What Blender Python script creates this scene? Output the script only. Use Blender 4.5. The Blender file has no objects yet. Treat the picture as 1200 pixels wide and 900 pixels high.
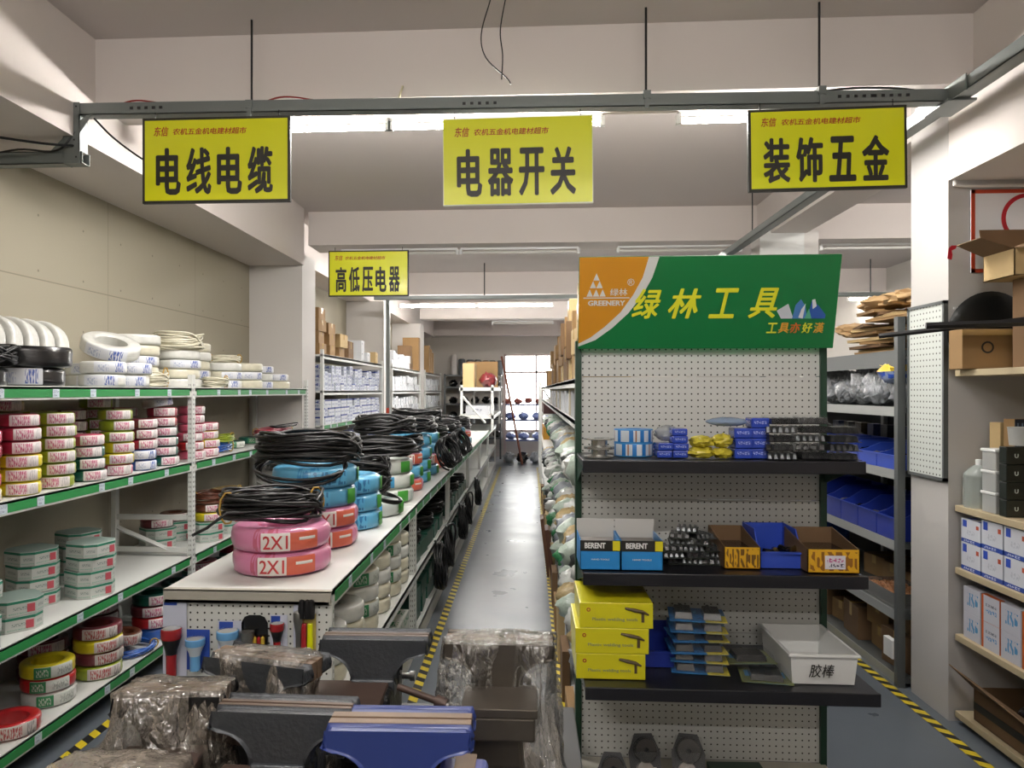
import bpy, math, random
from mathutils import Vector, Matrix, Euler, noise
random.seed(7)
PI = math.pi
SC = bpy.context.scene
COL = SC.collection
# ---------------------------------------------------------------- camera
PSI = math.radians(3.5); FPX = 867.0; EYE = 1.6
SN, CS = math.sin(PSI), math.cos(PSI)
cd = bpy.data.cameras.new('camera'); cam = bpy.data.objects.new('camera', cd); COL.objects.link(cam)
cam.location = (0, 0, EYE); cam.rotation_euler = (PI/2, 0, PSI)
cd.sensor_width = 36; cd.lens = FPX/1200*36; cd.shift_x = 33/1200; cd.shift_y = 8/1200
cd.clip_start = .05; cd.clip_end = 100
SC.camera = cam

def at(px, py, X=None, Y=None, Z=None):
    a = (px-567)/FPX; b = (458-py)/FPX
    d = Vector((-SN + a*CS, CS + a*SN, b))
    if X is not None: t = X/d.x
    elif Y is not None: t = Y/d.y
    else: t = (Z-EYE)/d.z
    return Vector((0, 0, EYE)) + d*t
def yof(px, X):            # depth at which the vertical plane X shows at column px
    return at(px, 458, X=X).y

# ---------------------------------------------------------------- materials
MATS = {}
def hx(c):
    if isinstance(c, str):
        c = tuple(int(c[i:i+2], 16)/255 for i in (0, 2, 4))
        c = tuple(((v+.055)/1.055)**2.4 if v > .04045 else v/12.92 for v in c)
    return (c[0], c[1], c[2], 1)
def M(name, col, rough=.5, metal=0, var=0, vscale=8, bump=0, bscale=40, coat=0, alpha=1, spec=None, trans=0):
    if name in MATS: return MATS[name]
    m = bpy.data.materials.new(name); m.use_nodes = True
    nt = m.node_tree; b = nt.nodes['Principled BSDF']
    b.inputs['Base Color'].default_value = hx(col); b.inputs['Roughness'].default_value = rough
    b.inputs['Metallic'].default_value = metal; b.inputs['Coat Weight'].default_value = coat
    b.inputs['Coat Roughness'].default_value = .12
    b.inputs['Alpha'].default_value = alpha; b.inputs['Transmission Weight'].default_value = trans
    if spec is not None: b.inputs['Specular IOR Level'].default_value = spec
    if var or bump:
        tc = nt.nodes.new('ShaderNodeTexCoord')
    if var:
        n = nt.nodes.new('ShaderNodeTexNoise'); n.inputs['Scale'].default_value = vscale; n.inputs['Detail'].default_value = 9
        nt.links.new(tc.outputs['Object'], n.inputs['Vector'])
        mx = nt.nodes.new('ShaderNodeMix'); mx.data_type = 'RGBA'
        c = hx(col); mx.inputs[6].default_value = tuple(max(0, v*(1-var)) for v in c[:3])+(1,)
        mx.inputs[7].default_value = tuple(min(1, v*(1+var)) for v in c[:3])+(1,)
        nt.links.new(n.outputs['Fac'], mx.inputs[0]); nt.links.new(mx.outputs[2], b.inputs['Base Color'])
    if bump:
        n = nt.nodes.new('ShaderNodeTexNoise'); n.inputs['Scale'].default_value = bscale; n.inputs['Detail'].default_value = 4
        nt.links.new(tc.outputs['Object'], n.inputs['Vector'])
        bp = nt.nodes.new('ShaderNodeBump'); bp.inputs['Strength'].default_value = bump; bp.inputs['Distance'].default_value = .01
        nt.links.new(n.outputs['Fac'], bp.inputs['Height']); nt.links.new(bp.outputs[0], b.inputs['Normal'])
    MATS[name] = m
    return m
def math_(nt, op, a, b=None):
    n = nt.nodes.new('ShaderNodeMath'); n.operation = op
    for i, v in enumerate((a, b)):
        if v is None: continue
        if isinstance(v, (int, float)): n.inputs[i].default_value = v
        else: nt.links.new(v, n.inputs[i])
    return n.outputs[0]
def mixc(nt, f, a, b):
    mx = nt.nodes.new('ShaderNodeMix'); mx.data_type = 'RGBA'
    for i, v in ((0, f), (6, a), (7, b)):
        if isinstance(v, tuple): mx.inputs[i].default_value = v
        else: nt.links.new(v, mx.inputs[i])
    return mx.outputs[2]
def PM(name, base, bands, rough=.45, coat=0, metal=0):
    """printed surface on UVs: bands = (u0,u1,v0,v1,colour,style); style 0 solid, n>0 blocks of print with n characters"""
    if name in MATS: return MATS[name]
    m = M(name, base, rough, metal, coat=coat); nt = m.node_tree; b = nt.nodes['Principled BSDF']
    uv = nt.nodes.new('ShaderNodeUVMap'); sp = nt.nodes.new('ShaderNodeSeparateXYZ'); nt.links.new(uv.outputs[0], sp.inputs[0])
    u, v = sp.outputs[0], sp.outputs[1]
    cur = hx(base)
    for (u0, u1, v0, v1, c, st) in bands:
        k = math_(nt, 'MULTIPLY', math_(nt, 'GREATER_THAN', u, u0), math_(nt, 'LESS_THAN', u, u1))
        k = math_(nt, 'MULTIPLY', k, math_(nt, 'MULTIPLY', math_(nt, 'GREATER_THAN', v, v0), math_(nt, 'LESS_THAN', v, v1)))
        if st:
            cb = nt.nodes.new('ShaderNodeCombineXYZ')
            nt.links.new(math_(nt, 'MULTIPLY', u, st/(u1-u0)*2.0), cb.inputs[0]); nt.links.new(math_(nt, 'MULTIPLY', v, 2.6/(v1-v0)), cb.inputs[1])
            no = nt.nodes.new('ShaderNodeTexNoise'); no.inputs['Scale'].default_value = 1; no.inputs['Detail'].default_value = 0
            nt.links.new(cb.outputs[0], no.inputs['Vector'])
            k = math_(nt, 'MULTIPLY', k, math_(nt, 'GREATER_THAN', no.outputs['Fac'], .47))
            k = math_(nt, 'MULTIPLY', k, math_(nt, 'LESS_THAN', math_(nt, 'FRACT', math_(nt, 'MULTIPLY', u, st/(u1-u0))), .8))
        cur = mixc(nt, k, cur, hx(c))
    nt.links.new(cur, b.inputs['Base Color'])
    return m
def pegmat(name, col, ax, pitch=.0254, r=.13):
    if name in MATS: return MATS[name]
    m = M(name, col, .45); nt = m.node_tree; b = nt.nodes['Principled BSDF']
    g = nt.nodes.new('ShaderNodeNewGeometry'); sp = nt.nodes.new('ShaderNodeSeparateXYZ'); nt.links.new(g.outputs['Position'], sp.inputs[0])
    def d(o): return math_(nt, 'SUBTRACT', math_(nt, 'FRACT', math_(nt, 'MULTIPLY', o, 1/pitch)), .5)
    a, c = d(sp.outputs[ax]), d(sp.outputs[2])
    rr = math_(nt, 'ADD', math_(nt, 'MULTIPLY', a, a), math_(nt, 'MULTIPLY', c, c))
    k = math_(nt, 'LESS_THAN', rr, r*r)
    nt.links.new(mixc(nt, k, hx(col), hx('26261f')), b.inputs['Base Color'])
    return m
def emis(name, col, s):
    m = bpy.data.materials.new(name); m.use_nodes = True; nt = m.node_tree
    b = nt.nodes['Principled BSDF']; b.inputs['Base Color'].default_value = (1, 1, 1, 1)
    b.inputs['Emission Color'].default_value = hx(col); b.inputs['Emission Strength'].default_value = s
    return m
def stripe_mat(name):
    m = M(name, 'e0c81c', .45); nt = m.node_tree; b = nt.nodes['Principled BSDF']
    g = nt.nodes.new('ShaderNodeNewGeometry'); sp = nt.nodes.new('ShaderNodeSeparateXYZ'); nt.links.new(g.outputs['Position'], sp.inputs[0])
    s = math_(nt, 'ADD', math_(nt, 'MULTIPLY', sp.outputs[0], .7), sp.outputs[1])
    k = math_(nt, 'GREATER_THAN', math_(nt, 'FRACT', math_(nt, 'MULTIPLY', s, 1/.105)), .5)
    n = nt.nodes.new('ShaderNodeTexNoise'); n.inputs['Scale'].default_value = 14
    y = mixc(nt, n.outputs['Fac'], hx('b09a18'), hx('e8d028'))
    nt.links.new(mixc(nt, k, y, hx('17171a')), b.inputs['Base Color'])
    return m

# ---------------------------------------------------------------- mesh builder
class MB:
    def __init__(s): s.v = []; s.f = []; s.m = []; s.uv = []
    def face(s, idx, m=0, uv=None):
        s.f.append(tuple(idx)); s.m.append(m)
        if uv is None:
            q = ((0, 0), (1, 0), (1, 1), (0, 1))
            uv = q if len(idx) == 4 else [(.5+.5*math.cos(2*PI*i/len(idx)), .5+.5*math.sin(2*PI*i/len(idx))) for i in range(len(idx))]
        s.uv.append(list(uv))
    def box(s, x0, x1, y0, y1, z0, z1, m=0, mf=None, top=None):
        """top=(dx,dy) shrinks the top face"""
        b = len(s.v); dx, dy = top or (0, 0)
        s.v += [(x0, y0, z0), (x1, y0, z0), (x1, y1, z0), (x0, y1, z0), (x0+dx, y0+dy, z1), (x1-dx, y0+dy, z1), (x1-dx, y1-dy, z1), (x0+dx, y1-dy, z1)]
        fs = {'-y': (0, 1, 5, 4), '+x': (1, 2, 6, 5), '+y': (2, 3, 7, 6), '-x': (3, 0, 4, 7), '+z': (4, 5, 6, 7), '-z': (3, 2, 1, 0)}
        for k, f in fs.items(): s.face([b+i for i in f], (mf or {}).get(k, m))
        return s
    def prism(s, poly, a0, a1, axis='z', m=0, mcap=None, sc=1.0):
        """poly 2D (ccw); axis z: (x,y)->z; axis y: (x,z)->y; axis x: (y,z)->x"""
        b = len(s.v); n = len(poly)
        cx = sum(p[0] for p in poly)/n; cy = sum(p[1] for p in poly)/n
        def P(p, a): return (p[0], p[1], a) if axis == 'z' else (p[0], a, p[1]) if axis == 'y' else (a, p[0], p[1])
        s.v += [P(p, a0) for p in poly] + [P((cx+(p[0]-cx)*sc, cy+(p[1]-cy)*sc), a1) for p in poly]
        for i in range(n): s.face((b+i, b+(i+1) % n, b+n+(i+1) % n, b+n+i), m)
        s.face([b+n+i for i in range(n)], m if mcap is None else mcap); s.face([b+i for i in reversed(range(n))], m)
        return s
    def lathe(s, prof, n=32, m=0, c=(0, 0, 0), a0=0, a1=2*PI, mseg=None, axis='z'):
        b = len(s.v); full = abs(a1-a0-2*PI) < 1e-6; k = n if full else n+1; L = len(prof)
        for i in range(k):
            a = a0+(a1-a0)*i/n
            for r, z in prof:
                p = (r*math.cos(a), r*math.sin(a), z)
                if axis == 'y': p = (p[0], p[2], p[1])
                if axis == 'x': p = (p[2], p[0], p[1])
                s.v.append((c[0]+p[0], c[1]+p[1], c[2]+p[2]))
        for i in range(n):
            j = (i+1) % k
            for q in range(L-1):
                s.face((b+i*L+q, b+j*L+q, b+j*L+q+1, b+i*L+q+1), m if mseg is None else mseg[q],
                       ((i/n, q/(L-1)), ((i+1)/n, q/(L-1)), ((i+1)/n, (q+1)/(L-1)), (i/n, (q+1)/(L-1))))
        return s
    def tube(s, pts, r, n=6, m=0, closed=False, cap=True):
        pts = [Vector(p) for p in pts]; L = len(pts); b = len(s.v)
        up = Vector((0, 0, 1)); prev = None
        for i, p in enumerate(pts):
            t = (pts[(i+1) % L]-pts[i-1]) if closed or 0 < i < L-1 else (pts[1]-pts[0] if i == 0 else pts[-1]-pts[-2])
            if t.length < 1e-9: t = Vector((0, 0, 1))
            t.normalize()
            if prev is None:
                a = up if abs(t.z) < .9 else Vector((1, 0, 0)); x = t.cross(a).normalized()
            else:
                x = prev - t*prev.dot(t)
                if x.length < 1e-6: x = t.cross(up)
                x.normalize()
            prev = x; y = t.cross(x)
            rr = r[i] if isinstance(r, (list, tuple)) else r
            for k in range(n):
                a = 2*PI*k/n; s.v.append(tuple(p + x*(math.cos(a)*rr) + y*(math.sin(a)*rr)))
        for i in range(L if closed else L-1):
            j = (i+1) % L
            for k in range(n):
                s.face((b+i*n+k, b+i*n+(k+1) % n, b+j*n+(k+1) % n, b+j*n+k), m)
        if not closed and cap:
            s.face([b+k for k in reversed(range(n))], m); s.face([b+(L-1)*n+k for k in range(n)], m)
        return s
    def cyl(s, p0, p1, r0, r1=None, n=20, m=0): return s.tube([p0, p1], [r0, r0 if r1 is None else r1], n, m)
    def grid(s, fn, nu, nv, m=0):
        b = len(s.v)
        for j in range(nv+1):
            for i in range(nu+1): s.v.append(tuple(fn(i/nu, j/nv)))
        for j in range(nv):
            for i in range(nu):
                a = b+j*(nu+1)+i
                s.face((a, a+1, a+nu+2, a+nu+1), m, ((i/nu, j/nv), ((i+1)/nu, j/nv), ((i+1)/nu, (j+1)/nv), (i/nu, (j+1)/nv)))
        return s
    def tf(s, mat, start=0):
        for i in range(start, len(s.v)): s.v[i] = tuple(mat @ Vector(s.v[i]))
        return s
    def mesh(s, name, mats, smooth=False):
        me = bpy.data.meshes.new(name); me.from_pydata([tuple(v) for v in s.v], [], s.f)
        if not isinstance(mats, (list, tuple)): mats = [mats]
        for m in mats: me.materials.append(m)
        me.polygons.foreach_set('material_index', s.m)
        ul = me.uv_layers.new(name='UVMap'); flat = [c for f in s.uv for p in f for c in p]; ul.data.foreach_set('uv', flat)
        if smooth:
            me.polygons.foreach_set('use_smooth', [True]*len(s.f)); me.set_sharp_from_angle(angle=math.radians(smooth if smooth is not True else 40))
        me.update(); return me
    def build(s, name, mats, parent=None, bevel=0, smooth=False, loc=None, rot=None, solid=0):
        o = bpy.data.objects.new(name, s.mesh(name, mats, smooth)); COL.objects.link(o)
        if parent: o.parent = parent
        if loc is not None: o.location = loc
        if rot is not None: o.rotation_euler = rot
        if solid:
            md = o.modifiers.new('solid', 'SOLIDIFY'); md.thickness = solid
        if bevel:
            md = o.modifiers.new('bevel', 'BEVEL'); md.width = bevel; md.segments = 2; md.limit_method = 'ANGLE'; md.angle_limit = .6
        return o
USED = {}
def tag(o, label=None, cat=None, group=None, kind=None):
    if label: o['label'] = label
    if cat: o['category'] = cat
    if group: o['group'] = group
    if kind: o['kind'] = kind
    return o
def thing(name, label, cat, loc=(0, 0, 0), rz=0, group=None):
    o = bpy.data.objects.new(name, None); COL.objects.link(o); o.location = loc; o.rotation_euler = (0, 0, rz); o.empty_display_size = .05
    return tag(o, label, cat, group)
def struct(name, mb, mats, **k):
    o = mb.build(name, mats, **k); o['kind'] = 'structure'; return o
CH = {}
def reg(o, *kids): CH[o.name] = kids; return o
def dup(o, loc, rot=None, label=None, group=None, scale=None):
    c = o.copy(); COL.objects.link(c); c.location = loc
    if rot is not None: c.rotation_euler = rot if isinstance(rot, (tuple, list)) else (0, 0, rot)
    if scale is not None: c.scale = scale
    if label: c['label'] = label
    if group: c['group'] = group
    def rec(src, dst):
        for k in CH.get(src.name, ()):
            q = k.copy(); COL.objects.link(q); q.parent = dst
            rec(k, q)
    rec(o, c)
    return c
class Proto:
    """builds the thing once (first call) and copies it afterwards"""
    def __init__(s, fn): s.fn = fn; s.o = None
    def put(s, loc, rot=0, label=None, group=None, scale=None):
        rot = rot if isinstance(rot, (tuple, list)) else (0, 0, rot)
        if s.o is None:
            s.o = s.fn(); o = s.o; o.location = loc; o.rotation_euler = rot
            if scale is not None: o.scale = scale
            tag(o, label, None, group); s.sc = scale; return o
        return dup(s.o, loc, rot, label, group, scale if scale is not None else ((1, 1, 1) if s.sc is not None else None))
def text_mesh(name, body, w, h, mat, bold=0, ext=.0006, shear=0, wrapR=None, sizes=None):
    c = bpy.data.curves.new(name, 'FONT'); c.body = body; c.extrude = ext; c.shear = shear; c.resolution_u = 2
    o = bpy.data.objects.new(name, c); COL.objects.link(o)
    dg = bpy.context.evaluated_depsgraph_get(); me = bpy.data.meshes.new_from_object(o.evaluated_get(dg))
    bpy.data.objects.remove(o); bpy.data.curves.remove(c)
    if bold:      # heavier strokes: the outline repeated a little to each side
        V = [v.co.copy() for v in me.vertices]; F = [tuple(p.vertices) for p in me.polygons]; nv = len(V); v2 = []; f2 = []
        for k in range(8):
            dx, dy = bold*1.35*math.cos(k*PI/4), bold*math.sin(k*PI/4)*.8
            v2 += [(v.x+dx, v.y+dy, v.z*(1+.02*k)) for v in V]; f2 += [tuple(i+k*nv for i in f) for f in F]
        me = bpy.data.meshes.new(name); me.from_pydata(v2, [], f2); me.update()
    xs = [v.co.x for v in me.vertices]; ys = [v.co.y for v in me.vertices]
    x0, x1, y0, y1 = min(xs), max(xs), min(ys), max(ys)
    zs = max(abs(v.co.z) for v in me.vertices) or 1
    for v in me.vertices:
        x = ((v.co.x-x0)/(x1-x0)-.5)*w; y = ((v.co.y-y0)/(y1-y0)-.5)*h; z = v.co.z/zs*ext
        if wrapR:     # upright on a cylinder of radius R about local z, facing -y
            a = x/wrapR; R = wrapR+z
            v.co = (R*math.sin(a), -R*math.cos(a), y)
        else: v.co = (x, -z, y)          # upright, facing -y
    me.materials.clear(); me.materials.append(mat)
    return me
def text(name, body, w, h, mat, loc, parent=None, rz=0, rot=None, **k):
    o = bpy.data.objects.new(name, text_mesh(name, body, w, h, mat, **k)); COL.objects.link(o)
    if parent: o.parent = parent
    o.location = loc; o.rotation_euler = rot if rot is not None else (0, 0, rz)
    return o
ORD = ['bottom', 'second', 'third', 'fourth', 'fifth', 'sixth', 'seventh', 'eighth', 'ninth', 'tenth', 'eleventh', 'twelfth', 'thirteenth', 'fourteenth', 'fifteenth',
       'sixteenth', 'seventeenth', 'eighteenth', 'nineteenth', 'twentieth', 'twenty-first', 'twenty-second', 'twenty-third', 'twenty-fourth', 'twenty-fifth', 'twenty-sixth',
       'twenty-seventh', 'twenty-eighth', 'twenty-ninth', 'thirtieth']+['thirty-'+q for q in ('first', 'second', 'third', 'fourth', 'fifth', 'sixth', 'seventh', 'eighth', 'ninth')]
UP = ['bottom']+[o+' up' for o in ORD[1:]]
def nth(i): return 'first' if i == 0 else ORD[i]
def R_(a=1.0): return random.uniform(-a, a)

# ---------------------------------------------------------------- common materials
m_wall = M('wall_paint', 'bdb8b0', .85, var=.05, vscale=1.3, bump=.08, bscale=18)
m_wall2 = M('white_plaster', 'd6cec9', .85, var=.05, vscale=1.0, bump=.08, bscale=12)
m_ceil = M('ceiling_plaster', 'c8c0bc', .9, var=.04, vscale=1)
m_pillar = M('pillar_plaster', 'd0ccc8', .8, var=.04, vscale=2, bump=.05)
m_metal_w = M('white_painted_steel', 'cfd0cc', .4, var=.03, vscale=6)
m_green = M('green_price_strip', '2a8244', .45)
m_tagw = PM('price_card_print', 'c3ccd6', [(.1, .9, .55, .85, '8f97a8', 5), (.1, .6, .15, .4, '6e7688', 3)])
m_black = M('black_shelf_laminate', '15151a', .35)
m_dkgreen = M('dark_green_steel', '123826', .45)
m_cable = M('black_cable_rubber', '0c0c0e', .42)
m_card = M('cardboard', '8d6f48', .8, var=.12, vscale=5)
m_card2 = M('pale_cardboard', 'b39a6e', .8, var=.1, vscale=5)
m_card3 = M('dark_cardboard', '6b5238', .85, var=.12, vscale=5)
m_tape = M('brown_tape', 'b89a62', .25)
m_tray = M('grey_cable_tray_steel', '6f7573', .45, .3)
m_steel = M('bare_steel', '9a9a98', .3, .9)
m_dark = M('black_plastic', '101012', .4)
m_white = M('white_plastic', 'dfe0de', .35)

# ---------------------------------------------------------------- room shell
def floor_mat():
    m = M('grey_epoxy_floor', '5d646c', .28, var=.12, vscale=2.2, spec=.5); nt = m.node_tree; b = nt.nodes['Principled BSDF']
    tc = nt.nodes.new('ShaderNodeTexCoord'); n = nt.nodes.new('ShaderNodeTexNoise'); n.inputs['Scale'].default_value = 3; n.inputs['Detail'].default_value = 8
    nt.links.new(tc.outputs['Object'], n.inputs['Vector'])
    r = nt.nodes.new('ShaderNodeMapRange'); r.inputs[3].default_value = .2; r.inputs[4].default_value = .42
    nt.links.new(n.outputs['Fac'], r.inputs[0]); nt.links.new(r.outputs[0], b.inputs['Roughness'])
    return m
XL, XR, XRN = -2.65, 5.0, 2.62
ZC, ZB = 3.32, 3.0
struct('floor', MB().box(XL-.2, XR+.2, -3.2, 18.2, -.1, 0), floor_mat())
struct('ceiling', MB().box(XL-.2, XR+.2, -3.2, 18.2, ZC, ZC+.1), m_ceil)
def seam_mat():
    m = M('wall_board', 'a49e8c', .8); nt = m.node_tree; b = nt.nodes['Principled BSDF']
    g = nt.nodes.new('ShaderNodeNewGeometry'); sp = nt.nodes.new('ShaderNodeSeparateXYZ'); nt.links.new(g.outputs['Position'], sp.inputs[0])
    y = math_(nt, 'FRACT', math_(nt, 'MULTIPLY', math_(nt, 'ADD', sp.outputs[1], .37), 1/1.22)); z = math_(nt, 'FRACT', math_(nt, 'MULTIPLY', sp.outputs[2], 1/2.2))
    k = math_(nt, 'MAXIMUM', math_(nt, 'LESS_THAN', y, .004), math_(nt, 'LESS_THAN', z, .003))
    ty = math_(nt, 'SUBTRACT', math_(nt, 'FRACT', math_(nt, 'MULTIPLY', sp.outputs[1], 1/.405)), .5); tz = math_(nt, 'SUBTRACT', math_(nt, 'FRACT', math_(nt, 'MULTIPLY', sp.outputs[2], 1/.3)), .5)
    rr = math_(nt, 'ADD', math_(nt, 'MULTIPLY', ty, ty), math_(nt, 'MULTIPLY', math_(nt, 'MULTIPLY', tz, tz), .55))
    k2 = math_(nt, 'LESS_THAN', rr, .0003)
    n = nt.nodes.new('ShaderNodeTexNoise'); n.inputs['Scale'].default_value = 1.5; n.inputs['Detail'].default_value = 6
    c = mixc(nt, n.outputs['Fac'], hx('968f7e'), hx('afa997'))
    c = mixc(nt, math_(nt, 'MAXIMUM', math_(nt, 'MULTIPLY', k, .5), math_(nt, 'MULTIPLY', k2, .6)), c, hx('5c574c'))
    nt.links.new(c, b.inputs['Base Color']); return m
struct('wall_left', MB().box(XL-.2, XL, -3.2, 18.2, 0, ZC), seam_mat())
struct('wall_right', MB().box(XR, XR+.2, 3.7, 18.2, 0, ZC), m_wall)
struct('wall_right_near', MB().box(XRN, XRN+.2, -3.2, 3.7, 0, ZC), m_wall2)
struct('wall_front', MB().box(XL, XRN, -3.2, -3.0, 0, ZC), m_wall)
# far wall with a window opening
WX0, WX1, WZ0, WZ1 = -.62, 1.7, .6, 2.5
FW = MB()
FW.box(XL, WX0, 18, 18.2, 0, ZC); FW.box(WX1, XR, 18, 18.2, 0, ZC); FW.box(WX0, WX1, 18, 18.2, 0, WZ0); FW.box(WX0, WX1, 18, 18.2, WZ1, ZC)
struct('wall_back', FW, m_wall)
m_frame = M('window_frame_metal', 'b9a8a4', .5)
win = bpy.data.objects.new('window_1', None); COL.objects.link(win); win['kind'] = 'structure'
wf = MB(); t = .03
wf.box(WX0, WX1, 18.05, 18.12, WZ0, WZ0+.05); wf.box(WX0, WX1, 18.05, 18.12, WZ1-.05, WZ1)
wf.box(WX0, WX1, 18.05, 18.12, 2.03, 2.08)
wf.box(WX0, WX0+.05, 18.05, 18.12, WZ0, WZ1); wf.box(WX1-.05, WX1, 18.05, 18.12, WZ0, WZ1)
for x in (.16, .95): wf.box(x, x+.04, 18.05, 18.12, WZ0, WZ1)
for x in (-.2, .55, 1.3): wf.box(x, x+.03, 18.05, 18.12, WZ0, 2.03)
wf.build('window_frame', m_frame, win)
def glass_mat():
    m = bpy.data.materials.new('window_glass'); m.use_nodes = True; nt = m.node_tree; nt.nodes.clear()
    o = nt.nodes.new('ShaderNodeOutputMaterial'); t_ = nt.nodes.new('ShaderNodeBsdfTransparent'); g = nt.nodes.new('ShaderNodeBsdfGlossy'); g.inputs['Roughness'].default_value = .02
    t_.inputs[0].default_value = (.93, .95, .95, 1)
    x = nt.nodes.new('ShaderNodeMixShader'); x.inputs[0].default_value = .06
    nt.links.new(t_.outputs[0], x.inputs[1]); nt.links.new(g.outputs[0], x.inputs[2]); nt.links.new(x.outputs[0], o.inputs[0]); return m
MB().box(WX0+.04, WX1-.04, 18.08, 18.09, WZ0+.04, WZ1-.04).build('window_pane', glass_mat(), win)
# beams across
Y1 = 3.5
for i, (y, x0, x1) in enumerate(((-.1, -2.12, 2.02), (3.5, -2.12, 2.02), (7.0, -2.12, XR), (10.7, -2.12, XR), (14.3, -2.12, XR))):
    struct('ceiling_beam', MB().box(x0, x1, y, y+(.28 if i < 2 else .4), ZB, ZC), m_wall2)
struct('ceiling_beam', MB().box(-2.65, 5, 17.8, 18, 2.93, ZC), m_wall2)
# beams along the hall
struct('ceiling_beam', MB().box(XL, -2.12, -3, 6.87, 2.787, ZC), m_wall2)
struct('ceiling_beam', MB().box(XL, -2.3, 6.87, 18, 2.9, ZC), m_wall2)
struct('ceiling_beam', MB().box(2.02, XRN, -3, 3.7, 2.615, ZC), m_wall2)
struct('ceiling_beam', MB().box(2.11, 2.42, 3.7, 7.0, 2.98, ZC), m_wall2)
# pillars
struct('pillar', MB().box(XL, -2.14, 6.87, 7.3, 0, 2.9), m_pillar)
struct('pillar', MB().box(XL, -2.1, 10.6, 11.1, 0, 2.9), m_pillar)
struct('pillar', MB().box(XL, -2.1, 14.2, 14.7, 0, 2.9), m_pillar)
struct('pillar', MB().box(2.03, XR, 3.72, 4.07, 0, ZC), M('pillar_white', 'bcb9b6', .75, var=.03, vscale=2, bump=.05))
struct('pillar', MB().box(2.07, 2.52, 6.62, 7.05, 0, ZB), m_pillar)
# floor tape
m_stripe = stripe_mat('hazard_tape')
for i, (x, y0, y1) in enumerate(((-2.02, .5, 10.5), (-.6, .5, 15.5), (.175, .5, 15.5), (1.945, 1, 10))):
    o = MB().box(x-.025, x+.025, y0, y1, .0005, .002).build('trim_%d' % (i+1), m_stripe); o['kind'] = 'structure'
tp = MB().box(-1.32, -.62, 2.3, 2.35, .0005, .002).build('trim_5', m_stripe); tp['kind'] = 'structure'
# world: overcast daylight outside the window
w = bpy.data.worlds.new('daylight'); SC.world = w; w.use_nodes = True
w.node_tree.nodes['Background'].inputs[0].default_value = (1, .95, .91, 1); w.node_tree.nodes['Background'].inputs[1].default_value = 9
SC.view_settings.view_transform = 'Standard'; SC.view_settings.look = 'None'; SC.view_settings.exposure = .66; SC.view_settings.gamma = 1
SC.view_settings.use_curve_mapping = False
try:
    SC.cycles.use_denoising = True; SC.cycles.max_bounces = 7; SC.cycles.diffuse_bounces = 4; SC.cycles.glossy_bounces = 3; SC.cycles.transparent_max_bounces = 12
    SC.cycles.caustics_reflective = False; SC.cycles.caustics_refractive = False; SC.cycles.sample_clamp_indirect = 4
except Exception: pass

# ---------------------------------------------------------------- lamps
m_lit = emis('lit_tube', 'fffaf4', 115)
m_unlit = M('unlit_tube', 'd8d6d0', .3)
def tube_lamp(x0, x1, y, z, lit, label, group=None, area=True):
    L = x1-x0
    o = thing('fluorescent_lamp', label, 'lamp', ((x0+x1)/2, y, z), 0, group)
    MB().cyl((-L/2+.02, 0, 0), (L/2-.02, 0, 0), .014 if lit else .013, n=14).build('glass_tube', m_lit if lit else m_unlit, o, smooth=True)
    b = MB().box(-L/2, L/2, -.009, .009, .028, .046)
    b.build('batten', m_white, o)
    for s in (-1, 1): MB().box(s*L/2-.012, s*L/2+.012, -.015, .015, -.018, .03).build('lamp_holder', m_white, o)
    if lit and area:
        ld = bpy.data.lights.new('tube_light', 'AREA'); ld.shape = 'RECTANGLE'; ld.size = L; ld.size_y = .03; ld.energy = LP*L; ld.color = (1, .985, .96)
        lo = bpy.data.objects.new('tube_light', ld); COL.objects.link(lo); lo.parent = o; lo.location = (0, 0, -.018)
    return o
LP = 9
yb = 3.765; zt = 2.955
for a, b, w_ in ((205, 455, 'behind the 电线电缆 sign'), (458, 706, 'above the 电器开关 sign'), (795, 1040, 'behind the 装饰五金 sign')):
    tube_lamp(at(a, 130, Y=yb).x, at(b, 130, Y=yb).x, yb, zt, True, 'lit fluorescent tube under the front beam, ' + w_, 'lit tubes under the front beam')
# bare batten between the last two tubes
for i, (a, b) in enumerate(((400, 536), (540, 678), (724, 868), (962, 1090))):
    tube_lamp(at(a, 291, Y=7.2).x, at(b, 291, Y=7.2).x, 7.2, 2.95, False, 'unlit white tube under the second beam, ' + ['beside the 高低压电器 sign', 'over the aisle', 'above the green header', 'beside the white pillar'][i], 'unlit tubes under the second beam')
for i, (a, b) in enumerate(((468, 558), (560, 648), (994, 1085))):
    tube_lamp(at(a, 359, Y=11.3).x, at(b, 359, Y=11.3).x, 11.3, 2.9 if i < 2 else 2.955, True, 'distant lit fluorescent tube, ' + ['over the low gondola shelves', 'over the aisle towards the window', 'above the torn cartons'][i], 'lit tubes at the third beam')
tube_lamp(at(577, 379, Y=14.8).x, at(648, 379, Y=14.8).x, 14.8, 2.95, False, 'unlit tube under the last beam before the window')
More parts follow.
